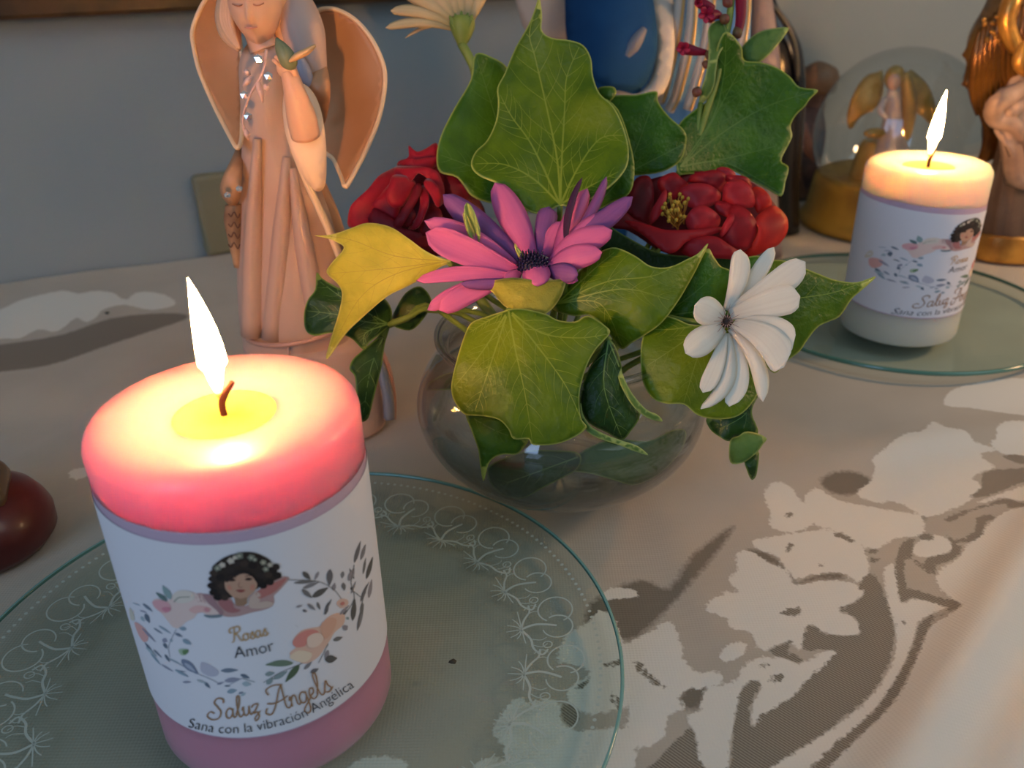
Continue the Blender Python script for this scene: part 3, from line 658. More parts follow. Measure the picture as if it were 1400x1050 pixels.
# ---------------------------------------------------------------- glass plates
pg = glass_mat('plate_glass', (.885, .945, .93), (.50, .76, .70), .4)
eg = mat('plate_rim_glass', lin(124, 170, 162), .12, spec=.8, coat=.6)
et = mat('etching', lin(186, 194, 182), .8)
def plate(c, R, label, etched=True, rw=.0010, rim=None):
    e = empty('glass_plate', c, label, 'plate')
    prof = [(0, .0026), (R*.55, .0026), (R*.75, .0034), (R*.9, .0048), (R-.0012, .0062), (R-.0004, .0060), (R, .0052), (R-.0006, .0044), (R*.9, .0026), (R*.75, .0012), (R*.55, .0004), (0, .0004)]
    lathe('plate_body', prof[:4]+[(R-.0010, .0060)], c, pg, e, seg=128)
    lathe('plate_rim', [(R-rw, .0060), (R-rw*.4, .0062), (R, .0057), (R-.0001, .0049-rw*.8+.0008), (R-rw*.6, .0046-rw*.8+.0008), (R-rw*1.1, .0050-rw*.5+.0005)], c, rim or eg, e, seg=160)
    if not etched: return e
    mb = MB(); c = np.asarray(c)
    def zz(r): return np.interp(r, [R*.55, R*.75, R*.9, R-.0016], [.0026, .0034, .0048, .0060])+.0001
    def put(V, F):  # V as (radius, angle)
        mb.add([[c[0]+r*math.cos(a), c[1]+r*math.sin(a), c[2]+zz(r)] for r, a in V], F)
    def curve(pts, w_):
        q, F = ribbon(np.array(pts)*100, w_*100, w_*80, 4); q = q/100
        put([(p[1], p[0]/.075) for p in q], F)      # pts: (arc length at r=.075, radius)
    nun = 24; rd_ = .0945/.1015*R
    for k in range(nun*9):
        a = 2*PI*k/(nun*9); V = [(rd_+.00060*math.sin(j*PI/4), a+.00060*math.cos(j*PI/4)/rd_) for j in range(8)]; put(V, [tuple(range(8))])
    s = R/.1015
    for u_ in range(nun):
        a0 = (2*PI*u_/nun+math.radians(7.4))*.075
        def cc(x, y, r, t0=0, t1=2*PI, w_=.00052, n=18, sx=.9): curve([(a0+x+r*sx*math.cos(t0+(t1-t0)*i/n), (y+r*math.sin(t0+(t1-t0)*i/n))*s) for i in range(n+1)], w_)
        cc(.0072, .0842, .0056, -2.4, 2.9); cc(.0005, .0832, .0048, -.4, 4.6); cc(.0135, .0790, .0014, 0, 2*PI, .0004)
        cv = lambda pts, w_: curve([(a0+x, y*s) for x, y in pts], w_)
        cv([(.0018, .0715), (.0030, .0760), (.0020, .0800), (.0008, .0830)], .0009)
        cv([(.0018, .0715), (-.0030, .0740), (-.0070, .0745), (-.0100, .0770), (-.0080, .0790)], .0008)
        cv([(.0018, .0715), (.0060, .0735), (.0090, .0760), (.0120, .0765)], .0007)
        for dx, dy in ((-.004, -.002), (-.003, -.004), (.000, -.005), (.003, -.0042), (.0055, -.002), (-.0065, .0005), (.0085, .0005)):
            cv([(.0018, .0718), (.0018+dx*.6, .0718+dy*.4), (.0018+dx, .0718+dy)], .0004)
        for dx in (-.005, -.0075, .006, .0085):
            cv([(.0018+dx, .0745), (.0018+dx*1.15, .0772), (.0018+dx*1.0, .079)], .0003)
    mb.build('etched_scrollwork', et, e, label='frosted scroll and dot border', kind='stuff')
    return e
plate((-.0698, .1971, 0.0), .1015, 'clear glass plate with frosted scroll border under the pink candle')
plate((.2200, .4620, 0.0), .0895, 'clear greenish glass plate under the cream candle', False, .0018, mat('plate_rim_green', lin(70, 120, 104), .15, spec=.8, coat=.5))

# small crumbs
def crumb(loc, label, r=.0008):
    V, F = ico(loc, r, 1, (1.2, .9, .7), lambda v: v*(1+.4*np.sin(v[:, :1]*9+v[:, 1:2]*7))); tag(mesh('wax_crumb', V, F, mat('crumb', lin(70, 62, 50), .9)), label, 'crumb')
crumb(PG(618, 905, .0034), 'dark crumb lying in the middle of the near glass plate', .0010)
crumb(PG(146, 428, .001), 'black speck on the cloth near the wall at left', .0012)

# ---------------------------------------------------------------- glass bowl vase
vc = P(766, 545, .345); vz = .037; VA, VB = .0565, .037
t_ = (vz-HC)/ray(766, 545)[2]; vc = CAM+ray(766, 545)*t_; VC = np.array([vc[0], vc[1], 0.0])
ve = empty('glass_vase', VC, 'round clear glass bowl vase holding the ivy and flowers', 'vase')
prof = []
for k in range(0, 25):
    a_ = -PI/2+(PI*.705)*k/24; r = VA*math.cos(a_); z = vz+VB*math.sin(a_)
    prof.append((max(r, .0), max(z, .0008)))
prof = [(0, .0010)]+[p for p in prof if p[0] > .018]
rn, zn = prof[-1]; prof += [(rn-.0008, zn+.002), (rn-.0003, zn+.004), (rn+.001, zn+.006), (rn+.002, zn+.007)]
NECK = rn; ZTOP = prof[-1][1]
vg = glass_mat('vase_glass', (.965, .97, .965), (.42, .44, .42), 1.3)
body = lathe('bowl', prof, VC, vg, ve, seg=96)
sm = body.modifiers.new('thickness', 'SOLIDIFY'); sm.thickness = .0018; sm.offset = -1
V, F = tube_vf([VC+[(rn+.002)*math.cos(a), (rn+.002)*math.sin(a), ZTOP] for a in np.linspace(0, 2*PI, 49)], .0011, 8, 1); mesh('rim', V, F, vg, ve)
V, F = tube_vf([VC+[.026*math.cos(a), .026*math.sin(a), .0022] for a in np.linspace(0, 2*PI, 49)], .0014, 8, 1); mesh('foot_ring', V, F, vg, ve)
wl = .046; wr = VA*math.sqrt(1-((wl-vz)/VB)**2)-.0022
wm = glass_mat('water', (.92, .94, .92), (.66, .72, .66), .8)
wp = [((VA-.0022)*math.cos(a), vz+(VB-.0022)*math.sin(a)) for a in np.linspace(-PI/2*.92, math.asin((wl-vz)/VB), 16)]
lathe('water', [(0, wp[0][1])]+wp+[(wr-.001, wl-.0004), (0, wl-.0006)], VC, wm, ve, seg=96)

# ---------------------------------------------------------------- leaves
def leaf_mat(name, a, b_, vein, gloss=.36, tr=.28, mott=None):
    m = mat(name, a, gloss, noise=90, col2=b_, trans_l=tr, bump=(420, .7), spec=.36); nt = m.node_tree
    b = nt.nodes['Principled BSDF']
    src = b.inputs['Base Color'].links[0].from_socket
    cur = src
    if mott:
        n = nt.nodes.new('ShaderNodeTexNoise'); n.inputs['Scale'].default_value = 26; n.inputs['Detail'].default_value = 2
        tcn = [q for q in nt.nodes if q.type == 'TEX_COORD'][0]; nt.links.new(tcn.outputs['Object'], n.inputs['Vector'])
        r = nt.nodes.new('ShaderNodeMapRange'); r.inputs[1].default_value = .5; r.inputs[2].default_value = .62; nt.links.new(n.outputs['Fac'], r.inputs[0])
        x = nt.nodes.new('ShaderNodeMix'); x.data_type = 'RGBA'; x.inputs[7].default_value = (*mott, 1); nt.links.new(cur, x.inputs[6]); nt.links.new(r.outputs[0], x.inputs[0]); cur = x.outputs[2]
    at = nt.nodes.new('ShaderNodeAttribute'); at.attribute_name = 'rim'; r = nt.nodes.new('ShaderNodeMapRange'); r.inputs[1].default_value = .6; r.inputs[2].default_value = 2.4; r.inputs[3].default_value = 1; r.inputs[4].default_value = 0
    nt.links.new(at.outputs['Fac'], r.inputs[0]); x = nt.nodes.new('ShaderNodeMix'); x.data_type = 'RGBA'; x.inputs[7].default_value = (*vein, 1); nt.links.new(cur, x.inputs[6]); nt.links.new(r.outputs[0], x.inputs[0]); cur = x.outputs[2]
    nt.links.new(cur, b.inputs['Base Color'])
    for t in nt.nodes:
        if t.type == 'BSDF_TRANSLUCENT': nt.links.new(cur, t.inputs[0])
    return m
GY_ = leaf_mat('ivy_bright', lin(104, 134, 14), lin(78, 112, 14), lin(196, 206, 104), mott=lin(122, 144, 20))
GM_ = leaf_mat('ivy_mid', lin(76, 122, 16), lin(56, 100, 14), lin(170, 186, 90))
GD_ = leaf_mat('ivy_dark', lin(44, 80, 26), lin(30, 62, 20), lin(120, 146, 70))
GP_ = leaf_mat('ivy_pale_back', lin(104, 140, 66), lin(88, 126, 56), lin(170, 190, 110), gloss=.55)
YL_ = leaf_mat('ivy_yellow', lin(206, 196, 72), lin(184, 180, 62), lin(222, 214, 110), gloss=.6, tr=.35)
YU_ = leaf_mat('ivy_yellow_back', lin(176, 172, 66), lin(156, 156, 56), lin(206, 200, 110), gloss=.55, tr=.3)
vmB = mat('vein_bright', lin(136, 158, 44), .5, trans_l=.2); vmM = mat('vein_mid', lin(90, 130, 40), .5, trans_l=.2); vmD = mat('vein_dark', lin(84, 118, 54), .5); vmY = mat('vein_yellow', lin(168, 158, 58), .5, trans_l=.2)
stem_g = mat('green_stem', lin(132, 150, 62), .5, noise=120, col2=lin(112, 132, 52), trans_l=.1)
MOUTH = VC+[0, 0, ZTOP]
def leaf(out, Z0, label, m, vm, veins=(), gx=0, gy=0, bulge=.002, ripple=.0012, rp=5, ph=0, side=6, pet=None, vw=1.6, name='ivy_leaf', step=8, crease=.0006, wobble=0):
    s = Surf(out, Z0, gx, gy, bulge, ripple, rp=rp, ph=ph, veins=[v for v in veins], crease=crease, step=step)
    base = s.W(np.array([pet[0] if pet else s.c]))[0]
    e = empty(name, base, label, 'leaf')
    s.mesh('leaf_blade', m, e)
    if veins:
        mb = MB()
        def vn(pts, w0, w1):
            q, F = ribbon(np.array(pts, float), w0, w1, 6); k = inside(q, s.ol)
            F = [f for f in F if all(k[i] for i in f)]
            if F: mb.add(s.W(q, .00042), F)
        for v in veins:
            vn(v, vw*1.35, vw*.35); c_ = catmull(v, 6); L_ = np.linalg.norm(np.diff(c_, axis=0), axis=1).sum()
            for j in range(side):
                t = .22+.66*j/max(side-1, 1); p = c_[int(t*(len(c_)-1))]; d = c_[min(int(t*(len(c_)-1))+1, len(c_)-1)]-c_[max(int(t*(len(c_)-1))-1, 0)]
                d = d/(np.linalg.norm(d)+1e-9); n = np.array([-d[1], d[0]]); l = L_*(.30-.18*t)
                for sg in (1, -1): vn([p, p+d*l*.45+n*sg*l*.38, p+d*l*.95+n*sg*l*.62], vw*.42, vw*.12)
        if mb.V: mb.build('veins', vm, e)
    if pet:
        pts = [s.W(np.array([pet[0]]), -.0004)[0]]+[P(*q) for q in pet[1:]]
        if len(pet) < 3 or True: tube('leaf_stalk', pts, [.0011]*len(pts), stem_g, e, seg=8)
    return s
IN = (745, 545, .345)
# the tall upright one
leaf([(737,-6),(741,20),(741,42),(755,52),(778,55),(797,62),(808,80),(811,105),(820,128),(838,145),(851,170),(859,200),(858,225),(845,245),(825,262),(800,276),(782,284),(766,281),(745,291),(728,291),(712,281),(698,262),(680,251),(655,240),(644,226),(650,208),(666,192),(678,165),(681,140),(680,120),(690,100),(705,65),(722,35),(732,10)],
 .318, 'tallest bright green ivy leaf standing upright above the pink daisy', GY_, vmB,
 [[(766,280),(762,220),(748,150),(732,80),(724,45),(736,2)],[(766,280),(768,220),(772,150),(775,105),(792,64)],[(766,280),(790,230),(820,190),(852,185)],[(766,280),(730,245),(690,225),(650,224)],[(766,280),(728,200),(700,160),(684,130)],[(766,280),(800,258),(845,235)]], gy=-.006, bulge=-.004, ripple=.0022, pet=[(766,280),(762,340,.325),(758,430,.338),IN], side=7, vw=2.2)
leaf([(820,135),(845,150),(864,205),(867,240),(860,265),(838,276),(812,288),(800,270),(830,230),(835,180)], .327, 'narrow dark green ivy lobe peeping out right of the tallest leaf', GM_, vmM, [[(812,285),(850,240),(858,205)]], pet=[(812,284),(790,360,.335),IN], side=3)
leaf([(650,74),(672,78),(693,92),(705,120),(722,160),(740,220),(735,275),(700,282),(672,278),(645,268),(625,243),(601,235),(597,212),(603,185),(620,150),(643,110)],
 .335, 'mid green ivy leaf behind the tallest leaf, above the dark red rose', GM_, vmM, [[(715,270),(690,200),(668,130),(652,80)],[(715,270),(660,235),(603,212)],[(715,270),(680,270),(640,250)]], bulge=-.002, gx=.004, pet=[(715,270),(730,380,.34),IN])
leaf([(835,133),(870,130),(897,125),(900,140),(915,160),(935,178),(938,195),(930,220),(905,235),(870,240),(850,240),(835,200),(825,160)],
 .345, 'green ivy leaf standing between the tallest leaf and the big right-hand leaf', GM_, vmM, [[(855,238),(875,190),(896,130)],[(855,238),(900,215),(936,196)],[(855,238),(845,190),(838,140)]], ripple=.001, pet=[(855,238),(830,330,.345),IN])
leaf([(818,121),(838,119),(842,128),(832,140),(822,138)], .343, 'tiny green leaf tip beside the tallest leaf and the blue robe', GM_, vmM, name='ivy_leaf_tip', crease=0, ripple=0, step=5)
leaf([(993,43),(1013,63),(1017,82),(1040,85),(1063,93),(1080,105),(1093,119),(1118,123),(1108,135),(1100,146),(1088,158),(1081,172),(1083,186),(1077,200),(1068,220),(1078,229),(1074,248),(1068,268),(1047,257),(1027,247),(993,230),(967,236),(940,238),(927,236),(924,205),(927,172),(950,150),(977,130),(980,100),(980,67)],
 .355, 'largest dark green ivy leaf at upper right with pointed tip toward the snow globe', GM_, vmM, [[(930,228),(990,180),(1050,145),(1116,124)],[(930,228),(975,160),(990,100),(992,50)],[(930,228),(1000,215),(1060,200)],[(930,228),(990,222),(1065,262)],[(930,228),(960,190),(1017,85)]], bulge=-.004, gx=.003, ripple=.002, rp=4, pet=[(930,230),(890,330,.352),(820,430,.348),IN], side=7)
leaf([(985,28),(991,36),(994,48),(990,62),(982,78),(979,98),(976,118),(967,135),(956,143),(958,125),(964,105),(968,85),(969,62),(968,42),(974,32)], .350, 'pale curled leaf edge rising by the small crimson flowers', GP_, vmM, [[(960,138),(975,90),(983,35)]], side=2, pet=[(958,141),(940,230,.352),(880,380,.350),IN], name='sprig_leaf', ripple=0)
leaf([(1077,38),(1072,50),(1061,64),(1050,76),(1036,86),(1018,84),(1012,70),(1020,58),(1034,46),(1052,40)], .358, 'small pointed green leaf beside the black object, near the crimson flowers', GP_, vmM, [[(1014,76),(1045,58),(1075,40)]], side=4, name='sprig_leaf', ripple=0, pet=[(1014,76),(990,170,.360),(930,330,.355),IN])
# yellow one
leaf([(430,322),(453,321),(480,312),(503,305),(533,310),(557,325),(580,342),(600,352),(617,357),(600,366),(590,373),(560,390),(530,405),(500,430),(473,456),(447,491),(452,465),(463,430),(468,403),(462,388),(447,373),(453,360),(470,340),(460,331),(448,326)],
 .300, 'yellow pointed ivy leaf reaching toward the angel figurine', YL_, vmY, [[(612,357),(540,350),(480,328),(435,322)],[(612,357),(540,375),(490,410),(450,485)],[(612,357),(550,365),(500,370),(452,374)]], gx=-.006, gy=.003, bulge=.003, ripple=.002, rp=3, pet=[(612,357),(660,400,.320),(720,450,.335),IN], vw=1.0, side=5)
leaf([(433,373),(440,380),(452,388),(470,397),(500,410),(523,407),(535,422),(534,442),(522,455),(505,468),(497,478),(480,462),(455,455),(430,459),(418,450),(416,428),(421,410),(431,396)],
 .318, 'dark green ivy leaf tucked under the yellow leaf', GD_, vmD, [[(531,443),(500,440),(460,430),(420,425)],[(531,443),(500,455),(498,474)],[(531,443),(480,415),(437,385)]], ripple=.0015, pet=[(531,443),(560,433,.320),(590,422,.325),(680,440,.335),IN])
leaf([(533,443),(526,470),(522,500),(512,540),(503,572),(490,573),(487,540),(485,515),(478,505),(482,492),(497,478),(515,462)],
 .320, 'narrow dark ivy leaf hanging down beside the pink candle', GD_, vmD, [[(531,447),(508,500),(497,565)]], ripple=.001, gx=.003, pet=[(532,445),(556,436,.322),(600,424,.328),IN], side=4)
leaf([(575,392),(590,410),(583,430),(565,450),(545,449),(535,440),(545,415),(558,398)], .328, 'darkest small ivy leaf behind the leaf stalk left of the vase', GD_, vmD, [[(585,425),(555,425)]], side=3, pet=[(583,424),(650,440,.335),IN])
# front centre and below
leaf([(694,424),(669,432),(647,440),(637,454),(626,487),(618,519),(618,539),(626,556),(637,567),(660,569),(682,574),(695,587),(702,600),(722,600),(729,608),(760,607),(786,597),(802,584),(794,571),(792,542),(796,519),(803,498),(815,477),(833,457),(829,447),(804,432),(786,440),(763,438),(747,430),(725,424),(708,422)],
 .281, 'broad yellow-green ivy leaf hanging over the front of the vase', GY_, vmB, [[(695,424),(705,480),(718,540),(728,605)],[(695,424),(740,455),(790,462),(830,457)],[(695,424),(740,480),(775,530),(798,583)],[(695,424),(660,480),(620,530)],[(695,424),(670,500),(650,560)],[(695,424),(665,440),(642,455)]], gy=-.004, bulge=.004, ripple=.0012, rp=5, ph=1, pet=[(695,425),(715,435,.310),(735,470,.33),IN], side=7, vw=2.0)
leaf([(637,565),(660,567),(690,574),(702,598),(722,600),(714,614),(705,621),(690,621),(678,624),(668,634),(661,657),(657,640),(654,615),(645,590)],
 .284, 'folded olive ivy leaf under the broad front leaf against the vase', GM_, vmM, [[(640,568),(680,590),(720,603)]], gy=.002, side=3, ripple=.0008)
leaf([(662,388),(700,380),(740,384),(775,380),(787,374),(775,385),(768,403),(757,420),(745,430),(735,434),(720,432),(706,427),(692,420),(682,410),(674,400)],
 .291, 'pale yellow curled leaf underside directly below the pink daisy', YU_, vmY, [[(770,385),(735,400),(700,418)],[(770,385),(720,390),(675,395)]], gy=-.003, bulge=.004, side=4, vw=.9, pet=[(772,384),(765,440,.315),IN])
leaf([(968,333),(955,346),(940,354),(915,365),(890,364),(870,351),(850,341),(835,339),(815,348),(797,366),(775,390),(762,412),(757,424),(785,432),(806,431),(825,445),(833,456),(840,466),(851,477),(865,468),(885,456),(905,441),(925,415),(940,390),(955,362)],
 .297, 'glossy green ivy leaf right of the pink daisy with tip at the red camellia', GY_, vmB, [[(762,415),(830,385),(900,375),(965,335)],[(762,415),(820,415),(850,472)],[(762,415),(850,395),(915,410)],[(762,415),(810,370),(840,345)]], gx=-.003, bulge=.005, ripple=.0025, rp=3, ph=2, pet=[(760,418),(752,450,.32),IN], side=6, vw=1.7)
leaf([(820,296),(838,312),(868,330),(900,345),(940,350),(985,346),(1016,352),(1012,380),(975,392),(930,392),(890,384),(850,372),(822,346)], .336, 'dark narrow leaf edge in the gap below the camellia', GD_, vmD, ripple=.001, crease=0)
leaf([(830,462),(820,480),(805,505),(796,530),(794,556),(805,578),(828,590),(850,601),(862,590),(875,567),(862,545),(852,525),(849,498),(842,475)],
 .2865, 'deep green ivy leaf between the broad front leaf and the right-hand leaves', GD_, vmD, [[(832,465),(826,530),(850,598)],[(832,465),(850,510),(870,565)]], side=5, pet=[(832,464),(800,470,.325),IN])
leaf([(794,548),(797,566),(808,583),(830,595),(852,603),(872,610),(886,622),(868,617),(845,608),(820,600),(803,590),(793,572)], .2835, 'thin pale leaf edge ending in a point over the vase', GP_, vmM, crease=0, ripple=0, step=5, name='ivy_leaf')
leaf([(846,492),(853,516),(866,540),(884,560),(899,567),(905,576),(885,571),(866,556),(851,532),(844,510)], .2845, 'slim bright leaf edge left of the leaf behind the white daisy', GP_, vmM, crease=0, ripple=0, step=5)
# right group
leaf([(905,432),(885,445),(877,470),(876,500),(880,525),(893,545),(912,552),(935,553),(955,568),(985,573),(1010,568),(1030,548),(1042,520),(1046,480),(1038,450),(1015,438),(985,438),(950,445),(925,436)],
 .294, 'wide green ivy leaf behind the lower petals of the white daisy', GY_, vmB, [[(968,442),(930,470),(885,500)],[(968,442),(950,500),(935,550)],[(968,442),(990,500),(1000,565)],[(968,442),(1010,490),(1035,530)],[(968,442),(920,450),(885,450)]], gy=-.003, bulge=.004, ripple=.0015, pet=[(968,442),(935,438,.300),(900,434,.304),(860,450,.325),IN], side=6, vw=1.7)
leaf([(967,340),(975,350),(985,364),(1000,372),(1012,400),(1005,430),(965,441),(930,436),(903,431),(915,415),(935,392),(950,362)],
 .306, 'dark green ivy leaf left of the white daisy, below the camellia', GM_, vmM, [[(905,432),(950,400),(985,368)],[(905,432),(960,425),(1000,420)]], pet=[(905,432),(860,450,.325),IN], side=5)
leaf([(1005,385),(1023,375),(1037,362),(1055,356),(1075,357),(1098,366),(1120,375),(1142,383),(1171,386),(1197,378),(1180,395),(1164,409),(1148,432),(1132,440),(1118,447),(1104,464),(1093,480),(1075,494),(1058,510),(1040,490),(1020,470),(1008,440),(1000,410)],
 .307, 'long-tipped green ivy leaf behind the white daisy pointing at the cream candle', GY_, vmB, [[(1005,430),(1080,410),(1140,400),(1194,380)],[(1005,430),(1050,450),(1075,488)],[(1005,430),(1050,395),(1060,360)]], gx=.004, bulge=.003, pet=[(1004,430),(930,440,.315),(850,460,.33),IN], side=6)
leaf([(1055,360),(1040,368),(1020,382),(1008,378),(1003,368),(1012,356),(1030,350),(1045,352)], .312, 'small dark leaf under the camellia between the white petals', GM_, vmM, crease=0, ripple=.0005)
leaf([(966,572),(972,588),(985,598),(997,603),(1015,597),(1036,592),(1028,566),(1033,548),(1045,530),(1040,515),(1020,545),(1005,565),(985,572)],
 .300, 'dark twisted ivy leaf hanging below the white daisy', GD_, vmD, [[(1040,520),(1020,565),(980,588)]], side=3, pet=[(1040,518),(1000,500,.315),(880,480,.33),IN])
leaf([(998,603),(1010,596),(1022,590),(1047,598),(1042,608),(1033,620),(1016,632),(999,632)], .296, 'small folded pale green leaf flap at the bottom right of the bouquet', GP_, vmM, crease=0, ripple=.0008, ph=1)
leaf([(1018,628),(1028,622),(1037,618),(1036,636),(1033,651),(1027,655),(1021,642)], .298, 'lowest dark leaf tip hanging over the tablecloth', GD_, vmD, crease=0, ripple=0, step=5)
# leaves standing in the water
leaf([(667,640),(690,626),(725,616),(760,616),(792,620),(790,640),(765,655),(740,668),(715,681),(690,678),(672,662)], .326, 'dark leaf under water at the left of the vase', GD_, vmD, [[(790,625),(735,645),(680,665)]], side=4, gx=.002)
leaf([(775,640),(800,615),(840,600),(885,603),(920,588),(938,590),(932,615),(905,645),(870,663),(835,655),(810,648)], .330, 'pale green leaf under water at the right of the vase', GP_, vmM, [[(780,640),(850,625),(930,600)]], side=5, gx=-.002)
leaf([(578,532),(600,515),(625,508),(650,512),(640,528),(610,533)], .340, 'small dark leaf seen through the left side of the vase', GD_, vmD, [[(645,520),(585,530)]], side=3)

# ---------------------------------------------------------------- flowers
def petal(base, tip, Zb, Zt, wd, m, parent, name='petal', bow=(0, 0), cup=.12, arch=0.0, tipw=.55, wk=.35, n=14, face=0.0, notch=0, thick=.0003):
    """petal strip from base to tip (view points with depth); bow bends it sideways, arch bends it in depth, cup hollows it"""
    b = np.array(base, float); t = np.array(tip, float); d = t-b; L_ = np.linalg.norm(d); d /= L_; nn = np.array([-d[1], d[0]])
    V = []; al = []; ac = []; K = 6
    for i in range(n+1):
        u = i/n; w_ = wd/2*((wk+(1-wk)*math.sin(min(u/tipw, 1)*PI/2)) if u < tipw else math.sqrt(max(1-((u-tipw)/(1-tipw))**1.9, 0)))
        for j in range(K+1):
            v = -1+2*j/K; p = b+d*L_*u+np.array(bow)*math.sin(PI*u*.5)**1.5*0+np.array(bow)*4*u*(1-u)+nn*w_*v
            if i == n: p = p-d*L_*notch*(1-abs(v))
            Z = Zb+(Zt-Zb)*u-arch*4*u*(1-u)+cup*w_/FP*Zb*(v*v-.5)*2+face*v*w_/FP*Zb
            V.append(P(p[0], p[1], Z)); al.append(u); ac.append(v*.5+hash((round(base[0]), round(tip[1]))) % 97)
    F = [(i*(K+1)+j, i*(K+1)+j+1, (i+1)*(K+1)+j+1, (i+1)*(K+1)+j) for i in range(n) for j in range(K)]
    o = mesh(name, V, F, m, parent, attrs={'along': np.array(al), 'across': np.array(ac)})
    md = o.modifiers.new('thickness', 'SOLIDIFY'); md.thickness = thick; md.offset = 0
    return o
PK = petal_mat('pink_petal', lin(226, 118, 176), lin(196, 92, 160), .3)
PU = petal_mat('shaded_pink_petal', lin(150, 92, 158), lin(112, 60, 126), .25)  # pink petals in shadow: the shade is painted into the colour
PD = petal_mat('dark_petal_back', lin(74, 34, 66), lin(60, 26, 54), .1)
pd = empty('pink_daisy', P(728, 364, .300), 'large pink daisy with mauve shaded petals in the middle of the bouquet', 'flower')
for base, tip, Zb, Zt, wd, mm, kw in (
 ((712,358),(606,266),.303,.306,36,PU,dict(cup=.3,wk=.45)),
 ((728,350),(677,250),.302,.310,40,PK,dict(cup=.2)),
 ((736,349),(751,283),.303,.309,28,PU,dict(cup=.3,tipw=.8)),
 ((746,350),(768,303),.303,.306,26,PK,dict()),
 ((758,351),(803,258),.302,.307,26,PK,dict(cup=.4)),
 ((780,330),(829,242),.300,.305,14,PU,dict(cup=.6,bow=(5,2))),
 ((762,343),(865,269),.300,.299,28,PU,dict(cup=.2,bow=(2,3))),
 ((756,356),(824,292),.300,.300,26,PK,dict(cup=.2)),
 ((752,362),(837,315),.298,.293,38,PK,dict(cup=.15,bow=(-4,-4))),
 ((750,366),(823,345),.297,.290,34,PK,dict(cup=.15,bow=(-3,-3))),
 ((748,370),(790,376),.296,.289,28,PU,dict(cup=.3)),
 ((735,362),(790,384),.2975,.292,22,PK,dict()),
 ((708,366),(580,302),.300,.297,26,PK,dict(cup=.1,bow=(4,-8),tipw=.7)),
 ((708,372),(582,318),.298,.292,40,PK,dict(cup=-.2,bow=(0,2),tipw=.72)),
 ((706,379),(569,384),.297,.290,20,PK,dict(cup=-.2,bow=(0,-8),tipw=.6)),
 ((700,376),(584,424),.298,.290,22,PK,dict(cup=.1,bow=(-2,-6),tipw=.7)),
 ((702,378),(600,424),.2975,.289,30,PK,dict(cup=.1,bow=(0,-5),tipw=.75)),
 ((708,383),(630,388),.296,.290,15,PU,dict(cup=.3,bow=(0,3))),
 ((774,335),(796,243),.2965,.302,10,PD,dict(cup=.2,bow=(-7,0),tipw=.45)),
 ((731,361),(736,391),.2945,.2885,38,PK,dict(cup=.3,tipw=.5,wk=.7)),
 ((712,370),(690,388),.2975,.292,20,PK,dict()),
): petal(base, tip, Zb, Zt, wd, mm, pd, **kw)
dc = P(728, 362, .297); V, F = ico(dc, .0052, 3, (1, .9, .75)); mesh('flower_centre', V, F, mat('disc_violet', lin(32, 24, 60), .6), pd)
mb = MB()
for k in range(70):
    a = k*2.399; r = .0055*math.sqrt(k/70); q = dc+RT*r*math.cos(a)+UP*r*.75*math.sin(a)-FW*(.0042*math.sqrt(max(1-(k/70), .05)))
    tp = q+(q-dc)*.12-FW*.0012+UP*.0006; V, F = tube_vf([q, tp], [.00034, .00026], 6, 1); mb.add(V, F)
mb.build('florets', mat('floret', lin(46, 34, 92), .5, noise=900, col2=lin(20, 14, 34)), pd, kind='stuff')
tube('stem', [dc+FW*.004, P(733, 420, .318), P(742, 480, .338), P(748, 560, .345)], .0018, stem_g, pd, seg=8)
bd = empty('green_bud', P(645, 322, .298), 'small pointed green bud between the shaded and lit pink petals', 'bud')
petal((652,332),(638,277),.2985,.2935,17,GP_,bd,'bud_scale',cup=-.6,tipw=.35); petal((648,330),(634,290),.299,.2945,9,YU_,bd,'bud_scale',cup=-.4,tipw=.3)
tube('stem', [P(652,332,.2985), P(675, 380, .318), P(715, 450, .335)], .0009, stem_g, bd, seg=6)
bd2 = empty('green_bud', P(712, 350, .300), 'slim green sliver beside the dark centre of the pink daisy', 'bud')
petal((716,354),(705,338),.2965,.294,5,GP_,bd2,'bud_scale',cup=-.3); petal((710,352),(704,333),.297,.2945,4,YU_,bd2,'bud_scale'); tube('stem', [P(716,354,.2965), P(722,400,.320), P(735,480,.338)], .0008, stem_g, bd2, seg=6)

WH = petal_mat('white_petal', lin(246, 243, 232), lin(222, 216, 204), .3)
wd_ = empty('white_daisy', P(993, 438, .285), 'white daisy with broad petals at the right of the bouquet', 'flower')
for base, tip, Zb, Zt, wd, kw in (
 ((992,424),(1012,341),.286,.286,28,dict(bow=(7,0),cup=.1,tipw=.72,wk=.3)),
 ((1004,420),(1058,338),.288,.292,22,dict(bow=(3,-2),tipw=.6)),
 ((1000,424),(1101,358),.286,.286,38,dict(bow=(4,3),tipw=.72)),
 ((998,430),(1094,405),.285,.282,42,dict(bow=(4,-2),tipw=.75)),
 ((1002,442),(1072,502),.284,.279,46,dict(bow=(12,-9),tipw=.8,notch=.06)),
 ((1004,440),(1083,478),.285,.280,44,dict(bow=(12,-8),tipw=.8,notch=.06)),
 ((998,450),(1043,549),.285,.281,22,dict(bow=(12,-8),tipw=.7,cup=.3)),
 ((1000,455),(997,556),.286,.282,29,dict(bow=(12,4),tipw=.7)),
 ((995,456),(958,559),.285,.279,22,dict(bow=(17,12),tipw=.45,cup=.3)),
 ((991,456),(961,537),.284,.279,24,dict(bow=(3,3),tipw=.72)),
 ((987,446),(937,483),.283,.277,38,dict(tipw=.6,wk=.5,cup=.15)),
 ((988,436),(950,417),.283,.278,40,dict(tipw=.6,wk=.5,cup=.15)),
): kw.setdefault('cup', .02); petal(base, tip, Zb, Zt, wd, WH, wd_, **kw)
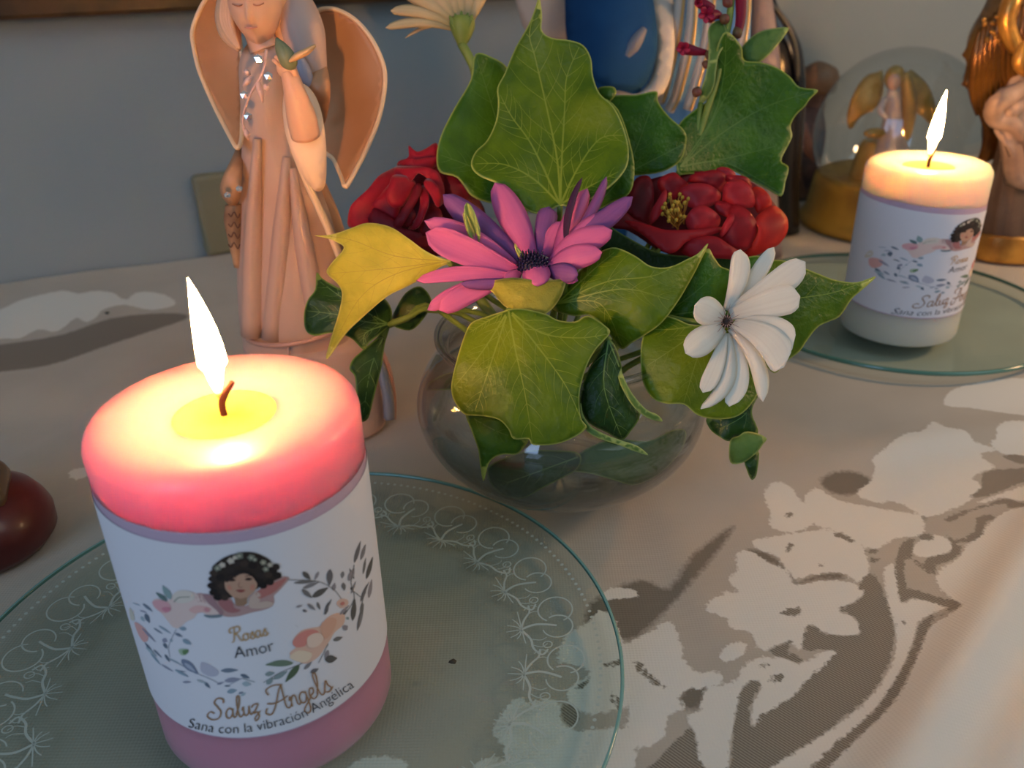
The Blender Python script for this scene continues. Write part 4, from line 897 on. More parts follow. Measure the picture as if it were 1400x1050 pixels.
wc = P(993, 439, .2865); V, F = ico(wc, .0022, 2, (1, 1, 1)); mesh('flower_centre', V, F, mat('disc_brown', lin(90, 62, 50), .7, noise=900, col2=lin(50, 34, 30)), wd_)
mb = MB()
for k in range(14):
    a = k*2*PI/14; V, F = ribbon([(993+5*math.cos(a), 439+5*math.sin(a)), (993+(16+(k % 3)*4)*math.cos(a), 439+(16+(k % 3)*4)*math.sin(a))], 1.3, .3); mb.add([P(x, y, .2815) for x, y in V], F)
mb.build('throat_streaks', mat('streak', lin(140, 116, 108), .7), wd_)
tube('stem', [wc+FW*.001, P(975, 445, .296), P(930, 470, .315), P(860, 500, .335), P(790, 560, .345)], .0013, stem_g, wd_, seg=8)

CR = petal_mat('cream_petal', lin(232, 208, 164), lin(190, 172, 120), .35)
cr = empty('cream_daisy', P(631, 50, .352), 'cream daisy seen from the side above the angel wing, at the top edge', 'flower')
for base, tip, wd, kw in (
 ((620,40),(527,38),13,dict(bow=(0,-8),tipw=.7)),((618,42),(554,52),5,dict(bow=(4,-12),Z=.003)),((621,36),(534,15),17,dict(bow=(0,-8),tipw=.7)),((624,32),(548,-14),24,dict(bow=(4,-4),tipw=.7)),
 ((626,28),(580,-26),22,dict(tipw=.7)),((630,28),(605,-40),22,dict(tipw=.7)),((634,28),(625,-46),20,dict(tipw=.7)),((638,30),(648,-40),20,dict(tipw=.7)),((642,32),(668,-28),16,dict(tipw=.7)),
): 
    z = kw.pop('Z', -.004); petal(base, tip, .352, .352+z, wd, CR, cr, cup=.3, wk=.4, **kw)
lathe_pts = [P(631, 62, .352), P(632, 50, .352), P(632, 36, .352), P(632, 27, .352)]
tube('calyx', lathe_pts, [.0016, .0036, .0052, .0050], stem_g, cr, seg=14)
for k, dx in enumerate((-14, -8, -1, 6, 11)): petal((632+dx*.6, 42), (632+dx*1.25, 14+abs(dx)*.5), .349, .3475, 5, stem_g, cr, 'sepal', cup=-.2)
tube('stem', [P(631, 60, .352), P(641, 78, .352), P(649, 96, .353), P(655, 130, .354), P(690, 260, .352), P(740, 430, .346), P(760, 560, .345)], [.0019]*7, stem_g, cr, seg=10)

# dark red rose
RR = petal_mat('rose_petal', lin(164, 8, 34), lin(138, 6, 30), .15, .6, sheen=.3); RD = petal_mat('rose_inner', lin(120, 8, 26), lin(96, 6, 22), .1, .6)
def S8(l): return [(460+x/7, 190+y/7) for x, y in l]
ro_ = empty('red_rose', P(590, 290, .335), 'dark velvety red rose left of centre behind the pink daisy', 'flower')
def fpetal(o, pts, Z, m, parent, bulge=.004, gx=0, gy=0, ripple=.0008, ph=0, thick=.0004):
    s = Surf(pts, Z, gx, gy, bulge*.36, ripple, rp=3, ph=ph, step=7, smooth=4); return s.mesh('petal', m, parent, thick)
for pts, Z, m_, kw in (
 ([(200,850),(150,700),(300,480),(500,330),(700,280),(1000,300),(1260,480),(1400,700),(1300,1050),(900,1120),(600,1000),(400,900)], .345, RD, dict(bulge=.004)),
 ([(590,260),(600,210),(690,172),(690,66),(735,100),(780,122),(860,90),(960,40),(975,190),(1000,240),(960,290),(860,300),(700,280)], .337, RR, dict(bulge=.003, ripple=.001)),
 ([(600,235),(690,190),(780,195),(960,170),(985,230),(900,290),(760,290),(640,270)], .3345, RR, dict(bulge=.004)),
 ([(120,840),(112,740),(140,640),(200,570),(300,480),(400,360),(500,300),(600,262),(600,340),(550,440),(500,560),(440,700),(350,800),(240,850)], .335, RR, dict(bulge=.007, gx=.004)),
 ([(330,660),(400,560),(520,420),(600,380),(640,480),(620,640),(560,780),(480,760)], .3325, RR, dict(bulge=.004, ph=1)),
 ([(300,760),(330,660),(450,700),(560,780),(640,850),(800,900),(900,900),(1000,1000),(800,1060),(600,980),(400,900)], .332, RD, dict(bulge=.006)),
 ([(560,270),(700,262),(860,270),(960,310),(1010,400),(1035,500),(1020,620),(970,600),(920,440),(860,370),(780,330),(720,395),(640,380),(560,350)], .3305, RR, dict(bulge=.003, ph=2)),
 ([(540,350),(640,350),(720,380),(765,450),(720,540),(640,640),(560,660),(500,620),(480,520),(510,420)], .3285, RR, dict(bulge=.005, gx=.003)),
 ([(800,470),(860,460),(885,600),(850,720),(780,850),(690,860),(770,740),(800,620)], .3285, RR, dict(bulge=.003, gx=-.002)),
 ([(880,380),(970,450),(1015,600),(965,650),(900,540),(835,430)], .3275, RR, dict(bulge=.003)),
 ([(1040,330),(1110,325),(1180,390),(1270,480),(1290,640),(1180,600),(1060,540),(1030,420)], .337, RD, dict(bulge=.004)),
 ([(760,430),(815,455),(790,560),(710,700),(610,850),(545,810),(640,660),(710,540)], .327, RD, dict(bulge=.003, gx=.002)),
 ([(640,640),(700,640),(760,720),(720,820),(640,840),(600,760)], .3295, RD, dict(bulge=.004)),
 ([(860,640),(960,640),(1020,760),(960,900),(840,930),(780,840)], .3315, RD, dict(bulge=.005)),
): fpetal(None, S8(pts), Z, m_, ro_, **kw)
V, F = ico(P(595, 300, .350), .019, 3, (1.1, .6, .8)); mesh('rose_heart', V, F, RD, ro_)
tube('stem', [P(610, 330, .352), P(650, 400, .350), P(720, 500, .347), P(750, 600, .345)], .0022, stem_g, ro_, seg=8)

# red camellia
C1 = petal_mat('camellia_petal', lin(172, 26, 36), lin(140, 14, 28), .2, .5); C2 = petal_mat('camellia_lit', lin(196, 44, 54), lin(166, 30, 42), .2, .5); C3 = petal_mat('camellia_flame_lit', lin(204, 42, 32), lin(180, 30, 30), .3, .5); C0 = petal_mat('camellia_deep', lin(118, 12, 24), lin(90, 8, 18), .1, .5)  # lit tone and orange flame light are painted into these petal colours
def S5(l): return [(820+x/5, 210+y/5) for x, y in l]
ca = empty('red_camellia', P(955, 295, .335), 'ruffled crimson camellia with yellow stamens at right of the bouquet', 'flower')
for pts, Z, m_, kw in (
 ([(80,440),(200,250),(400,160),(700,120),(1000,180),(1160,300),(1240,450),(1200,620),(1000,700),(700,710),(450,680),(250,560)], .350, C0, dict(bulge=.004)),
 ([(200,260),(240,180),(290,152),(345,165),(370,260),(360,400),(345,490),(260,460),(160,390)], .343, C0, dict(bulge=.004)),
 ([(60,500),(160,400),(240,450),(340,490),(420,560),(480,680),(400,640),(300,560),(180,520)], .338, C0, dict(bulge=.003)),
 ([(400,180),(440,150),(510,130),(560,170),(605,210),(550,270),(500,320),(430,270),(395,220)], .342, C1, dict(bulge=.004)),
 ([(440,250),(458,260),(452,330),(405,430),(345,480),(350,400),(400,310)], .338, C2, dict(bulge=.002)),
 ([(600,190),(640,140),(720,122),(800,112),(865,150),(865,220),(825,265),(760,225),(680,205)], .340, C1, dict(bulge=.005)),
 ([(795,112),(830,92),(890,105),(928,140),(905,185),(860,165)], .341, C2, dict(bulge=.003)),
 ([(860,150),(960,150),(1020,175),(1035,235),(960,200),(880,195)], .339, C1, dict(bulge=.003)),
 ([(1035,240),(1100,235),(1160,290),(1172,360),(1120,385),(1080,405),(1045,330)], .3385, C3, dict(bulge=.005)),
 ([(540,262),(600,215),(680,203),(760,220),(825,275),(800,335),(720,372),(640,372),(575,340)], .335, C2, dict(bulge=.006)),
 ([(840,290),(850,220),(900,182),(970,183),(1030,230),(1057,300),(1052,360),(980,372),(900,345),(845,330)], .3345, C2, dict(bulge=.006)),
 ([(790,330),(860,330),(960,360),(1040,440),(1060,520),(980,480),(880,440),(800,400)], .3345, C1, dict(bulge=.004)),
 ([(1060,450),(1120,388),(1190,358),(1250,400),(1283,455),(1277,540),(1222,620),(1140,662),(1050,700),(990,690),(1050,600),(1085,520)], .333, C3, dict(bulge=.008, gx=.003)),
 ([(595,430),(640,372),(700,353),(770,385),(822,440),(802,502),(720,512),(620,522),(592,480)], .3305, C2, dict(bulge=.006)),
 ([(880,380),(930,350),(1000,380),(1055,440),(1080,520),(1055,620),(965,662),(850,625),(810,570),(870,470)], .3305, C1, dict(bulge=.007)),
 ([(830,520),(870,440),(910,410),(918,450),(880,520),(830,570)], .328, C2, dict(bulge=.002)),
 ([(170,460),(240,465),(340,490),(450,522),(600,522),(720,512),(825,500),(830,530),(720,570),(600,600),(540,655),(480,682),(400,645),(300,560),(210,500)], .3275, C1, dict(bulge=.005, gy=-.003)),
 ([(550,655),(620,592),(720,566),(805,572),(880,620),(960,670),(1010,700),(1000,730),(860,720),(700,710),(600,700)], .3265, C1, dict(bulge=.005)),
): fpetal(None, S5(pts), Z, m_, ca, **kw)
mb = MB(); ys_ = MB()
for k in range(46):
    bx, by = 924+rng.normal(0, 5), 306+rng.normal(0, 4); tx, ty = bx+rng.normal(0, 7)+(-2), by-rng.uniform(8, 34); z = .336-rng.uniform(0, .004)
    V, F = tube_vf([P(bx, by, .338), P((bx+tx)/2+rng.normal(0, 2), (by+ty)/2, z+.001), P(tx, ty, z)], .00026, 5, 2); mb.add(V, F); V, F = ico(P(tx, ty, z), .0008, 1, (1, .7, 1.2)); ys_.add(V, F)
mb.build('stamens', mat('stamen', lin(190, 126, 40), .6, trans_l=.2), ca, kind='stuff'); ys_.build('anthers', mat('anther', lin(206, 160, 52), .7), ca, kind='stuff')
tube('stem', [P(940, 320, .352), P(900, 400, .350), P(820, 500, .347), P(770, 580, .345)], .0020, stem_g, ca, seg=8)

# crimson tubular flowers
cf = empty('crimson_flower_sprig', P(985, 60, .352), 'sprig of small crimson tubular flowers at the top edge', 'flower')
cm = petal_mat('crimson_petal', lin(176, 40, 76), lin(130, 20, 52), .2); sepm = mat('brown_sepal', lin(96, 78, 40), .6, noise=300, col2=lin(110, 50, 50))
tube('stem', [P(1002, -30, .352), P(998, 20, .352), P(990, 60, .353), P(970, 140, .354), P(900, 330, .352), P(800, 500, .347)], .0014, stem_g, cf, seg=8)
def tubeflower(pts, rads, tipc, n=5, pr=10):
    tube('flower_tube', [P(x, y, z) for x, y, z in pts], rads, cm, cf, seg=10)
    x, y, z = tipc
    for k in range(n):
        a = 2*PI*k/n+.4; petal((x, y), (x+pr*math.cos(a), y+pr*math.sin(a)), z, z-.002+.002*math.sin(a), 9, cm, cf, cup=.2, wk=.6, n=6)
tubeflower([(965,72,.352),(952,70,.351),(938,67,.350)], [.0012,.0018,.0024], (934,66,.349), pr=10)
tubeflower([(985,22,.352),(978,20,.351),(970,22,.350)], [.0012,.0020,.0028], (966,20,.349), pr=12)
tubeflower([(975,12,.351),(966,8,.350),(956,4,.350)], [.0014,.0020,.0020], (955,4,.349), n=4, pr=6)
tube('flower_tube', [P(x, y, .352) for x, y in ((1008,50),(1012,30),(1013,10),(1012,-20))], [.0016,.0020,.0022,.0024], cm, cf, seg=10)
for a_, b_ in (((985,22),(996,30)),((965,72),(976,78)),((1006,38),(1010,52)),((968,85),(964,92)),((1000,10),(990,-4)),((955,120),(950,132))):
    tube('sepal', [P(*a_, .3515), P((a_[0]+b_[0])/2, (a_[1]+b_[1])/2, .351), P(*b_, .352)], [.0008, .0022, .0009], sepm, cf, seg=8)

# ---------------------------------------------------------------- figurines
def loft_vf(rows, y, depth=.8, seg=48, pleat=0, npl=11, ph=0, yoff=None, clampz=None):
    """rows: (py, left px, right px[, y]) on the upright plane y; elliptical rings joined"""
    V = []; F = []; R = []
    for i, r in enumerate(rows):
        yy = r[3] if len(r) > 3 else y
        a, b = PV(r[1], r[0], yy), PV(r[2], r[0], yy); c = (a+b)/2; rx = abs(b[0]-a[0])/2
        if clampz is not None: c[2] = max(c[2], clampz)
        R.append((c, rx))
    p = catmull(np.array([[*c, rx] for c, rx in R]), 4)
    for i, q in enumerate(p):
        for k in range(seg):
            t = 2*PI*k/seg; pl = 1+pleat*math.sin(npl*t+ph+i*.02)*min(1, i/8)
            V.append((q[0]+q[3]*pl*math.cos(t), q[1]+q[3]*pl*depth*math.sin(t), q[2]))
    n = len(p)
    F = [(i*seg+k, i*seg+(k+1) % seg, (i+1)*seg+(k+1) % seg, (i+1)*seg+k) for i in range(n-1) for k in range(seg)]
    F += [tuple(range(seg))[::-1], tuple((n-1)*seg+k for k in range(seg))]
    return V, F
def loft(name, rows, y, m, parent, **k):
    kk = {a: k.pop(a) for a in ('depth', 'seg', 'pleat', 'npl', 'ph', 'clampz') if a in k}
    V, F = loft_vf(rows, y, **kk); return mesh(name, V, F, m, parent, **k)
def vt(name, pts, y, rad, m, parent, **k):      # tube through view points on upright planes
    return tube(name, [PV(p[0], p[1], p[2] if len(p) > 2 else y) for p in pts], rad, m, parent, **k)
def relief(outl, y, m, parent, name, bulge=.006, thick=.003, gx=0, gy=0, step=9, ripple=0, rp=3, zz=None, smooth=4):
    c = np.mean(np.array(outl, float), 0); Z0 = (PV(c[0], c[1], y)-CAM) @ FW
    s = Surf(outl, Z0, gx, gy, bulge, ripple, rp=rp, step=step, smooth=smooth); s.mesh(name, m, parent, thick); return s

# --- angel figurine at left
dress = mat('angel_dress', lin(186, 150, 132), .6, noise=14, col2=lin(196, 166, 150), sss=.15, sscale=.003, bump=(35, .1))
skin = mat('angel_skin', lin(222, 172, 142), .45, sss=.2, sscale=.003)
hairm = mat('angel_hair', lin(222, 178, 142), .4, noise=30, col2=lin(224, 176, 140))
wingm = mat('angel_wing', lin(196, 146, 106), .5, noise=20, col2=lin(182, 128, 90))
rimm = mat('wing_rim', lin(240, 204, 164), .4); sleeve = mat('angel_sleeve', lin(236, 200, 168), .5); veil = mat('angel_veil', lin(150, 146, 160), .45)
gem = mat('crystal_gem', lin(236, 236, 240), .05, metal=.8, spec=1, coat=1)
an = empty('angel_figurine', PG(430, 575), 'tall peach resin angel figurine with golden wings and a bird, left behind the pink candle', 'figurine')
ya = .347
loft('skirt', [(585,352,528),(560,346,526),(520,340,519),(490,336,510),(462,333,503)], ya, dress, an, depth=.75, clampz=.0012)
loft('dress', [(468,334,478),(440,329,482),(400,326,478),(350,325,466),(300,327,452),(250,329,434),(200,331,415),(160,330,400),(120,328,392),(90,327,390),(72,331,392),(60,338,386),(52,346,378)], ya, dress, an, depth=.72, pleat=.010, npl=13)
for x0, y0, xm, ym, x1, y1 in ((352,190,346,330,344,458),(392,215,384,330,372,462),(400,230,416,340,438,452)):
    vt('fold', [(x0, y0, ya-.0100), (xm, ym, ya-.0128), (x1, y1, ya-.0142)], ya, [.0015, .0038, .0046], dress, an, seg=14)
vt('hem_trim', [(336,462,ya-.006),(352,470,ya-.019),(385,472,ya-.026),(430,464,ya-.024),(470,448,ya-.012)], ya, [.0011]*5, mat('trim_pink', lin(190, 140, 120), .4), an, seg=8)
vt('skirt_fold', [(395,474,ya-.026),(397,520,ya-.028),(400,580,ya-.028)], ya, [.0006,.001,.001], mat('trim_pink'), an, seg=8)
vt('skirt_fold', [(505,470,ya-.004),(520,500,ya-.004),(530,540,ya-.005),(532,572,ya-.006)], ya, [.0012,.0022,.0026,.0026], mat('trim_silver', lin(150, 150, 156), .3, metal=.4), an, seg=10)
vt('skirt_fold', [(512,462,ya-.002),(530,500,ya-.002),(538,540,ya-.003),(538,572,ya-.003)], ya, [.001,.0012,.0012,.0012], mat('trim_pink'), an, seg=8)
vt('sash', [(400,205,ya-.018),(420,250,ya-.016),(448,310,ya-.012),(470,365,ya-.008)], ya, [.0008,.0014,.0016,.0016], rimm, an, seg=8)
loft('back_robe', [(420,452,492),(360,440,482),(300,425,466),(255,412,447),(220,405,430)], ya+.006, mat('robe_tan', lin(186, 140, 104), .5), an, depth=.9)
# wings
def wing(outl, y, gx, **k):
    s = relief(outl, y, wingm, an, 'wing', bulge=-.007, thick=.0025, gx=gx, step=8)
    r = s.W(s.ol, .001); V, F = tube_vf(list(r)+[r[0]], .0009, 8, 1); mesh('wing_rim', V, F, rimm, an); return s
wing([(306,0),(296,-8),(284,-4),(272,16),(263,42),(265,65),(272,95),(284,125),(298,155),(312,182),(324,202),(330,190),(331,160),(333,120),(330,70),(322,30)], ya+.012, .004)
wing([(419,45),(422,28),(432,17),(444,12),(462,14),(484,26),(503,46),(518,72),(526,98),(525,128),(517,165),(503,200),(488,230),(473,255),(467,242),(456,218),(442,205),(436,175),(430,140),(424,100),(418,70)], ya+.012, -.006)
# bust, neck, head
vt('neck', [(362,66),(356,52),(350,36)], ya-.002, [.0062,.0052,.0052], skin, an, seg=16)
hc = PV(349, 6, ya-.004)
def headfn(V):
    V = V.copy(); x, y, z = V.T.copy()
    s = 1-.26*np.clip(-z, 0, 1)**1.4; V[:, 0] *= s; V[:, 1] *= (1-.12*np.clip(-z, 0, 1))
    def g(cx, cz, sx, sz, a):
        k = (y < 0); V[k, 1] -= a*np.exp(-((x[k]-cx)/sx)**2-((z[k]-cz)/sz)**2)
    g(0, -.14, .10, .26, .20); g(0, -.26, .15, .08, .10); g(0, -.50, .20, .05, .07); g(0, -.60, .18, .05, .06); g(0, -.86, .2, .12, .08)
    for sx in (-1, 1): g(.34*sx, .06, .2, .10, -.10); g(.34*sx, .05, .13, .05, .06); g(.33*sx, .24, .2, .05, .05); g(.45*sx, -.3, .2, .2, .04)
    return V
V, F = ico(hc, .0118, 5, (.80, .90, 1.18), headfn); mesh('head', V, F, skin, an)
for sx in (-1, 1):
    e0 = hc+np.array([sx*.0034, -.0101, .0006]); tube('eyelid', [e0+[-.0022, .0006, .0003], e0+[0, -.0002, -.0004], e0+[.0022, .0006, .0003]], .00025, mat('lash', lin(170, 110, 84), .6), an, seg=6)
    tube('eyebrow', [e0+[-.0024, .0006, .0030], e0+[0, 0, .0036], e0+[.0024, .0006, .0030]], .0002, mat('lash'), an, seg=6)
tube('lips', [hc+[-.0022, -.0103, -.0068], hc+[0, -.0112, -.0070], hc+[.0022, -.0103, -.0068]], [.0002, .0005, .0002], mat('lip', lin(214, 140, 120), .5), an, seg=6)
# hair: long falls on both sides and cap
V, F = ico(hc+[0, .0075, .0050], .0128, 4, (.98, .90, 1.1)); mesh('hair_cap', V, F, hairm, an)
vt('hair_fall', [(320,-16,ya+.003),(313,10,ya+.001),(312,32,ya-.001),(317,50,ya-.004),(327,68,ya-.008)], ya, [.004,.0046,.0046,.0036,.0008], hairm, an, seg=14)
for k in range(4): vt('hair_lock', [(310+k*3,-14,ya-.002),(304+k*3.5,14,ya-.004),(308+k*3.2,40,ya-.006),(325+k*1.0,66,ya-.010)], ya, [.0011,.0016,.0014,.0004], hairm, an, seg=8)
vt('hair_fall', [(380,-14,ya+.004),(384,12,ya+.002),(387,36,ya+.001),(392,56,ya)], ya, [.0035,.004,.004,.003], hairm, an, seg=14)
vt('veil', [(388,-12,ya+.010),(402,14,ya+.006),(413,42,ya+.002),(422,76,ya),(428,108,ya),(434,132,ya),(441,158,ya+.001)], ya, [.006,.008,.0084,.0068,.0054,.0036,.0010], mat('veil_rose', lin(196, 164, 150), .6), an, seg=16)
vt('veil_strand', [(405,70,ya-.008),(414,96,ya-.008),(422,116,ya-.008),(428,134,ya-.007)], ya, [.0012,.0030,.0022,.0006], veil, an, seg=12)
# raised arm, sleeve, hand
s = relief([(425,82),(434,80),(443,88),(449,105),(450,130),(446,158),(441,166),(432,150),(424,122),(420,100)], ya-.002, wingm, an, 'upper_sleeve', bulge=.008, thick=.002)
relief([(398,118),(402,112),(412,116),(424,124),(434,140),(441,165),(445,200),(445,240),(441,256),(432,259),(424,252),(412,236),(400,208),(391,180),(388,150),(390,128)], ya-.022, sleeve, an, 'sleeve', bulge=.005, thick=.0022, gx=.002)
vt('arm', [(418,186,ya-.030),(412,160,ya-.032),(404,130,ya-.034),(397,105,ya-.034),(394,96,ya-.034)], ya, [.0052,.0052,.0040,.0031,.0030], skin, an, seg=16)
V, F = ico(PV(391, 92, ya-.0345), .0035, 3, (.95, .6, 1.15)); mesh('hand', V, F, skin, an)
for (x0, y0, x1, y1, x2, y2, r) in ((386,90,378,84,374,82,.0010),(388,87,381,79,377,78,.0010),(391,86,386,78,383,76,.0010),(394,87,391,80,390,78,.0009),(397,93,401,96,403,103,.0011)):
    vt('finger', [(x0,y0,ya-.0355),(x1,y1,ya-.037),(x2,y2,ya-.0365)], ya, [r*1.15, r, r*.75], skin, an, seg=8)
bm_ = mat('bird_tan', lin(214, 170, 120), .45); bg = mat('bird_green', lin(120, 128, 96), .45, noise=60, col2=lin(90, 104, 84))
bird = vt('bird', [(378,52,ya-.036),(384,64,ya-.037),(392,78,ya-.038),(397,88,ya-.037),(399,94,ya-.036)], ya, [.0004,.0021,.0030,.0026,.0008], bg, an, seg=12)
vt('bird_wing', [(396,84,ya-.040),(406,77,ya-.040),(420,70,ya-.040),(431,62,ya-.040)], ya, [.0010,.0024,.0022,.0010], bm_, an, seg=12, flat=.5)
vt('bird_wing', [(394,82,ya-.036),(386,70,ya-.035),(379,56,ya-.034)], ya, [.0010,.0022,.0006], bg, an, seg=10, flat=.5)
# branch relief and gems on the front
fy = ya-.0235
lm_ = mat('relief_pink', lin(226, 186, 176), .4)
vt('branch', [(364,68,fy+.004),(362,86,fy+.001),(357,104,fy),(346,122,fy+.001),(337,142,fy+.003),(332,164,fy+.006),(334,180,fy+.006)], ya, [.0005]*7, lm_, an, seg=6)
for a_, b_ in (((352,108),(357,134)),((355,112),(359,140)),((345,104),(332,118)),((362,116),(366,122)),((334,96),(342,102)),((336,176),(339,190))):
    vt('branch_leaf', [(a_[0],a_[1],fy+.001),((a_[0]+b_[0])/2,(a_[1]+b_[1])/2,fy-.0002),(b_[0],b_[1],fy+.002)], ya, [.0003,.0011,.0003], lm_, an, seg=8)
for gx_, gy_ in ((353,81),(367,105),(334,131),(339,160)):
    V, F = ico(PV(gx_, gy_, fy-.0006 if gx_ > 345 else fy+.003), .0018, 1, (1, .6, 1)); mesh('crystal', V, F, gem, an, smooth=False)
# sleeve and scroll at the left elbow
relief([(327,196),(331,215),(330,245),(328,270),(318,280),(306,268),(303,255),(308,240),(318,218)], ya-.006, mat('robe_tan'), an, 'left_sleeve', bulge=.006, thick=.002)
loft('scroll', [(365,320,332),(330,312,331),(300,306,330),(280,308,330)], ya-.006, mat('scroll_paper', lin(178, 140, 106), .6, noise=60, col2=lin(120, 86, 60)), an, depth=.7)
for gx_, gy_ in ((311,267),(327,258)): V, F = ico(PV(gx_, gy_, ya-.022), .0014, 1); mesh('crystal', V, F, gem, an, smooth=False)
for k in range(4): vt('scroll_writing', [(312,292+k*14,ya-.016),(316,296+k*14,ya-.0165),(320,290+k*14,ya-.017),(325,298+k*14,ya-.017),(328,292+k*14,ya-.016)], ya, [.0003]*5, mat('script_ink', lin(92, 56, 36), .6), an, seg=5)

# --- low olive box against the wall behind the angel
a, b_ = PG(284, 352), PG(640, 290); a = a+[0, 0, .0]; d_ = b_-a; d_[2] = 0; u = d_/np.linalg.norm(d_); nrm = np.array([-u[1], u[0], 0]); h = PV(520, 224, PG(520, 331)[1])[2]
V, F = obox_vf(a, d_, nrm*.010, [0, 0, max(h, .02)])
o = tag(bevel(mesh('storage_box', V, F, mat('olive_box', lin(128, 122, 96), .6, noise=8, col2=lin(112, 110, 84)), smooth=False), .003), 'low olive-grey box against the wall behind the angel figurine', 'box')

# --- tall statue in blue mantle
yb = .555; st = empty('robed_statue', PG(900, 345), 'large blurred statue in blue mantle and pale blue robe behind the bouquet', 'statue'); st.location = Vector((PV(900, 200, yb)[0], yb, 0))
blueD = mat('mantle_blue', lin(38, 84, 128), .85, spec=.1, noise=12, col2=lin(28, 62, 100)); blueL = mat('robe_light_blue', lin(110, 156, 204), .75, noise=14, col2=lin(96, 146, 198)); creamR = mat('robe_cream', lin(206, 190, 174), .75); goldT = mat('gold_trim', lin(220, 176, 110), .35, metal=.3)
x0, z0 = PV(930, 340, yb)[0], 0
loft('robe', [(420,850,1010),(340,850,1010),(250,862,1012),(170,872,1016),(90,880,1022),(20,886,1026),(-60,884,1026),(-160,890,1015)], yb, blueL, st, depth=.6, pleat=.03, npl=14, clampz=.001)
relief([(782,-60),(862,-60),(884,-20),(893,30),(894,70),(884,105),(866,120),(842,117),(818,110),(800,90),(782,70),(776,20)], yb-.05, blueD, st, 'mantle', bulge=.012, thick=.006, step=12)
relief([(890,-60),(878,-20),(892,20),(898,60),(892,105),(872,128),(845,124),(838,132),(870,140),(905,128),(918,90),(920,40),(912,-60)], yb-.045, creamR, st, 'mantle_lining', bulge=.004, thick=.005, step=10)
loft('mantle_back', [(420,800,880),(340,800,880),(250,805,880),(160,800,880),(80,790,880),(0,785,880),(-60,790,880)], yb+.004, blueD, st, depth=.5, clampz=.001)
vt('mantle_edge', [(835,112,yb-.058),(848,88,yb-.064),(868,58,yb-.064),(880,40,yb-.060)], yb, [.003,.004,.004,.002], mat('mantle_edge_tan', lin(120, 116, 122), .5), st)
for pts in ([(935,-60),(928,20),(920,70),(908,120),(902,140)], [(948,-60),(946,20),(940,70),(925,130),(915,150)], [(975,-60),(968,40),(955,100),(940,150)], [(1022,-60),(1018,30),(1008,80),(990,130),(960,200)]):
    vt('robe_fold', [(x, y, yb-.046+abs(x-945)*.0003) for x, y in pts], yb, [.003]*len(pts), creamR, st, seg=8)
    vt('gold_edge', [(x+5, y, yb-.049+abs(x-945)*.0003) for x, y in pts], yb, [.0010]*len(pts), goldT, st, seg=6)
loft('side_drape', [(420,1010,1060),(250,1012,1062),(120,1020,1066),(60,1024,1064),(0,1026,1056),(-60,1026,1050)], yb+.01, mat('drape_mauve', lin(128, 114, 116), .6), st, depth=.8, clampz=.001)
relief([(700,-60),(775,-60),(790,8),(784,24),(778,52),(760,54),(735,50),(722,44),(712,20)], yb-.02, mat('sleeve_beige', lin(178, 158, 142), .55), st, 'beige_sleeve', bulge=.006, thick=.006)
V, F = ico(PV(915, -150, yb-.004), .020, 4, (.85, .9, 1.15), headfn); mesh('head', V, F, MATS['angel_skin'], st)
vt('veil', [(905,-205,yb+.006),(868,-180,yb+.006),(850,-120,yb+.008),(840,-50,yb+.006)], yb, [.012,.018,.020,.020], blueD, st)
# black object
bo = empty('black_vase', PV(1062, 70, .62)*[1, 1, 0], 'glossy black rounded object behind the upper right ivy leaf', 'vase')
loft('black_body', [(330,1040,1090),(250,1035,1092),(180,1030,1098),(120,1026,1100),(70,1026,1096),(35,1030,1082),(5,1040,1062),(-30,1042,1056)], .62, mat('black_gloss', lin(24, 24, 26), .25), bo, depth=1, clampz=.001)
mesh_rim = vt('black_rim', [(1046,0,.60),(1068,22,.60),(1086,60,.60),(1092,110,.60)], .6, [.002]*4, mat('dark_grey', lin(56, 58, 58), .4), bo)

# --- brown cloaked figurine beside the globe
yc = .715; cf2 = empty('cloaked_figurine', PV(1108, 330, yc)*[1, 1, 0], 'small brown cloaked figurine between the ivy leaf and the snow globe', 'figurine')
brn = mat('cloak_brown', lin(150, 112, 90), .6, noise=40, col2=lin(92, 66, 66)); mv = mat('cloak_mauve', lin(128, 96, 88), .6, noise=45, col2=lin(60, 50, 56))
loft('cloak', [(345,1064,1120),(310,1066,1120),(260,1070,1120),(210,1074,1122),(170,1078,1124),(140,1082,1128),(120,1086,1132)], yc, brn, cf2, depth=.8, pleat=.05, npl=9, clampz=.001)
loft('hood', [(125,1088,1140),(108,1090,1146),(95,1098,1144),(88,1108,1134),(84,1116,1124)], yc-.004, mat('hood_tan', lin(152, 112, 80), .6, noise=30, col2=lin(90, 66, 48)), cf2, depth=.9)
relief([(1094,150),(1118,140),(1128,180),(1120,230),(1112,270),(1098,250),(1088,210)], yc-.028, mv, cf2, 'shawl', bulge=.006, thick=.003)
vt('arm', [(1096,170,yc-.03),(1104,200,yc-.036),(1118,222,yc-.036)], yc, [.004,.0045,.003], mat('robe_rose', lin(158, 108, 92), .6), cf2)
loft('base', [(352,1062,1122),(342,1062,1122),(334,1064,1120)], yc, mat('base_dark', lin(64, 52, 56), .6), cf2, depth=.8, clampz=.001)

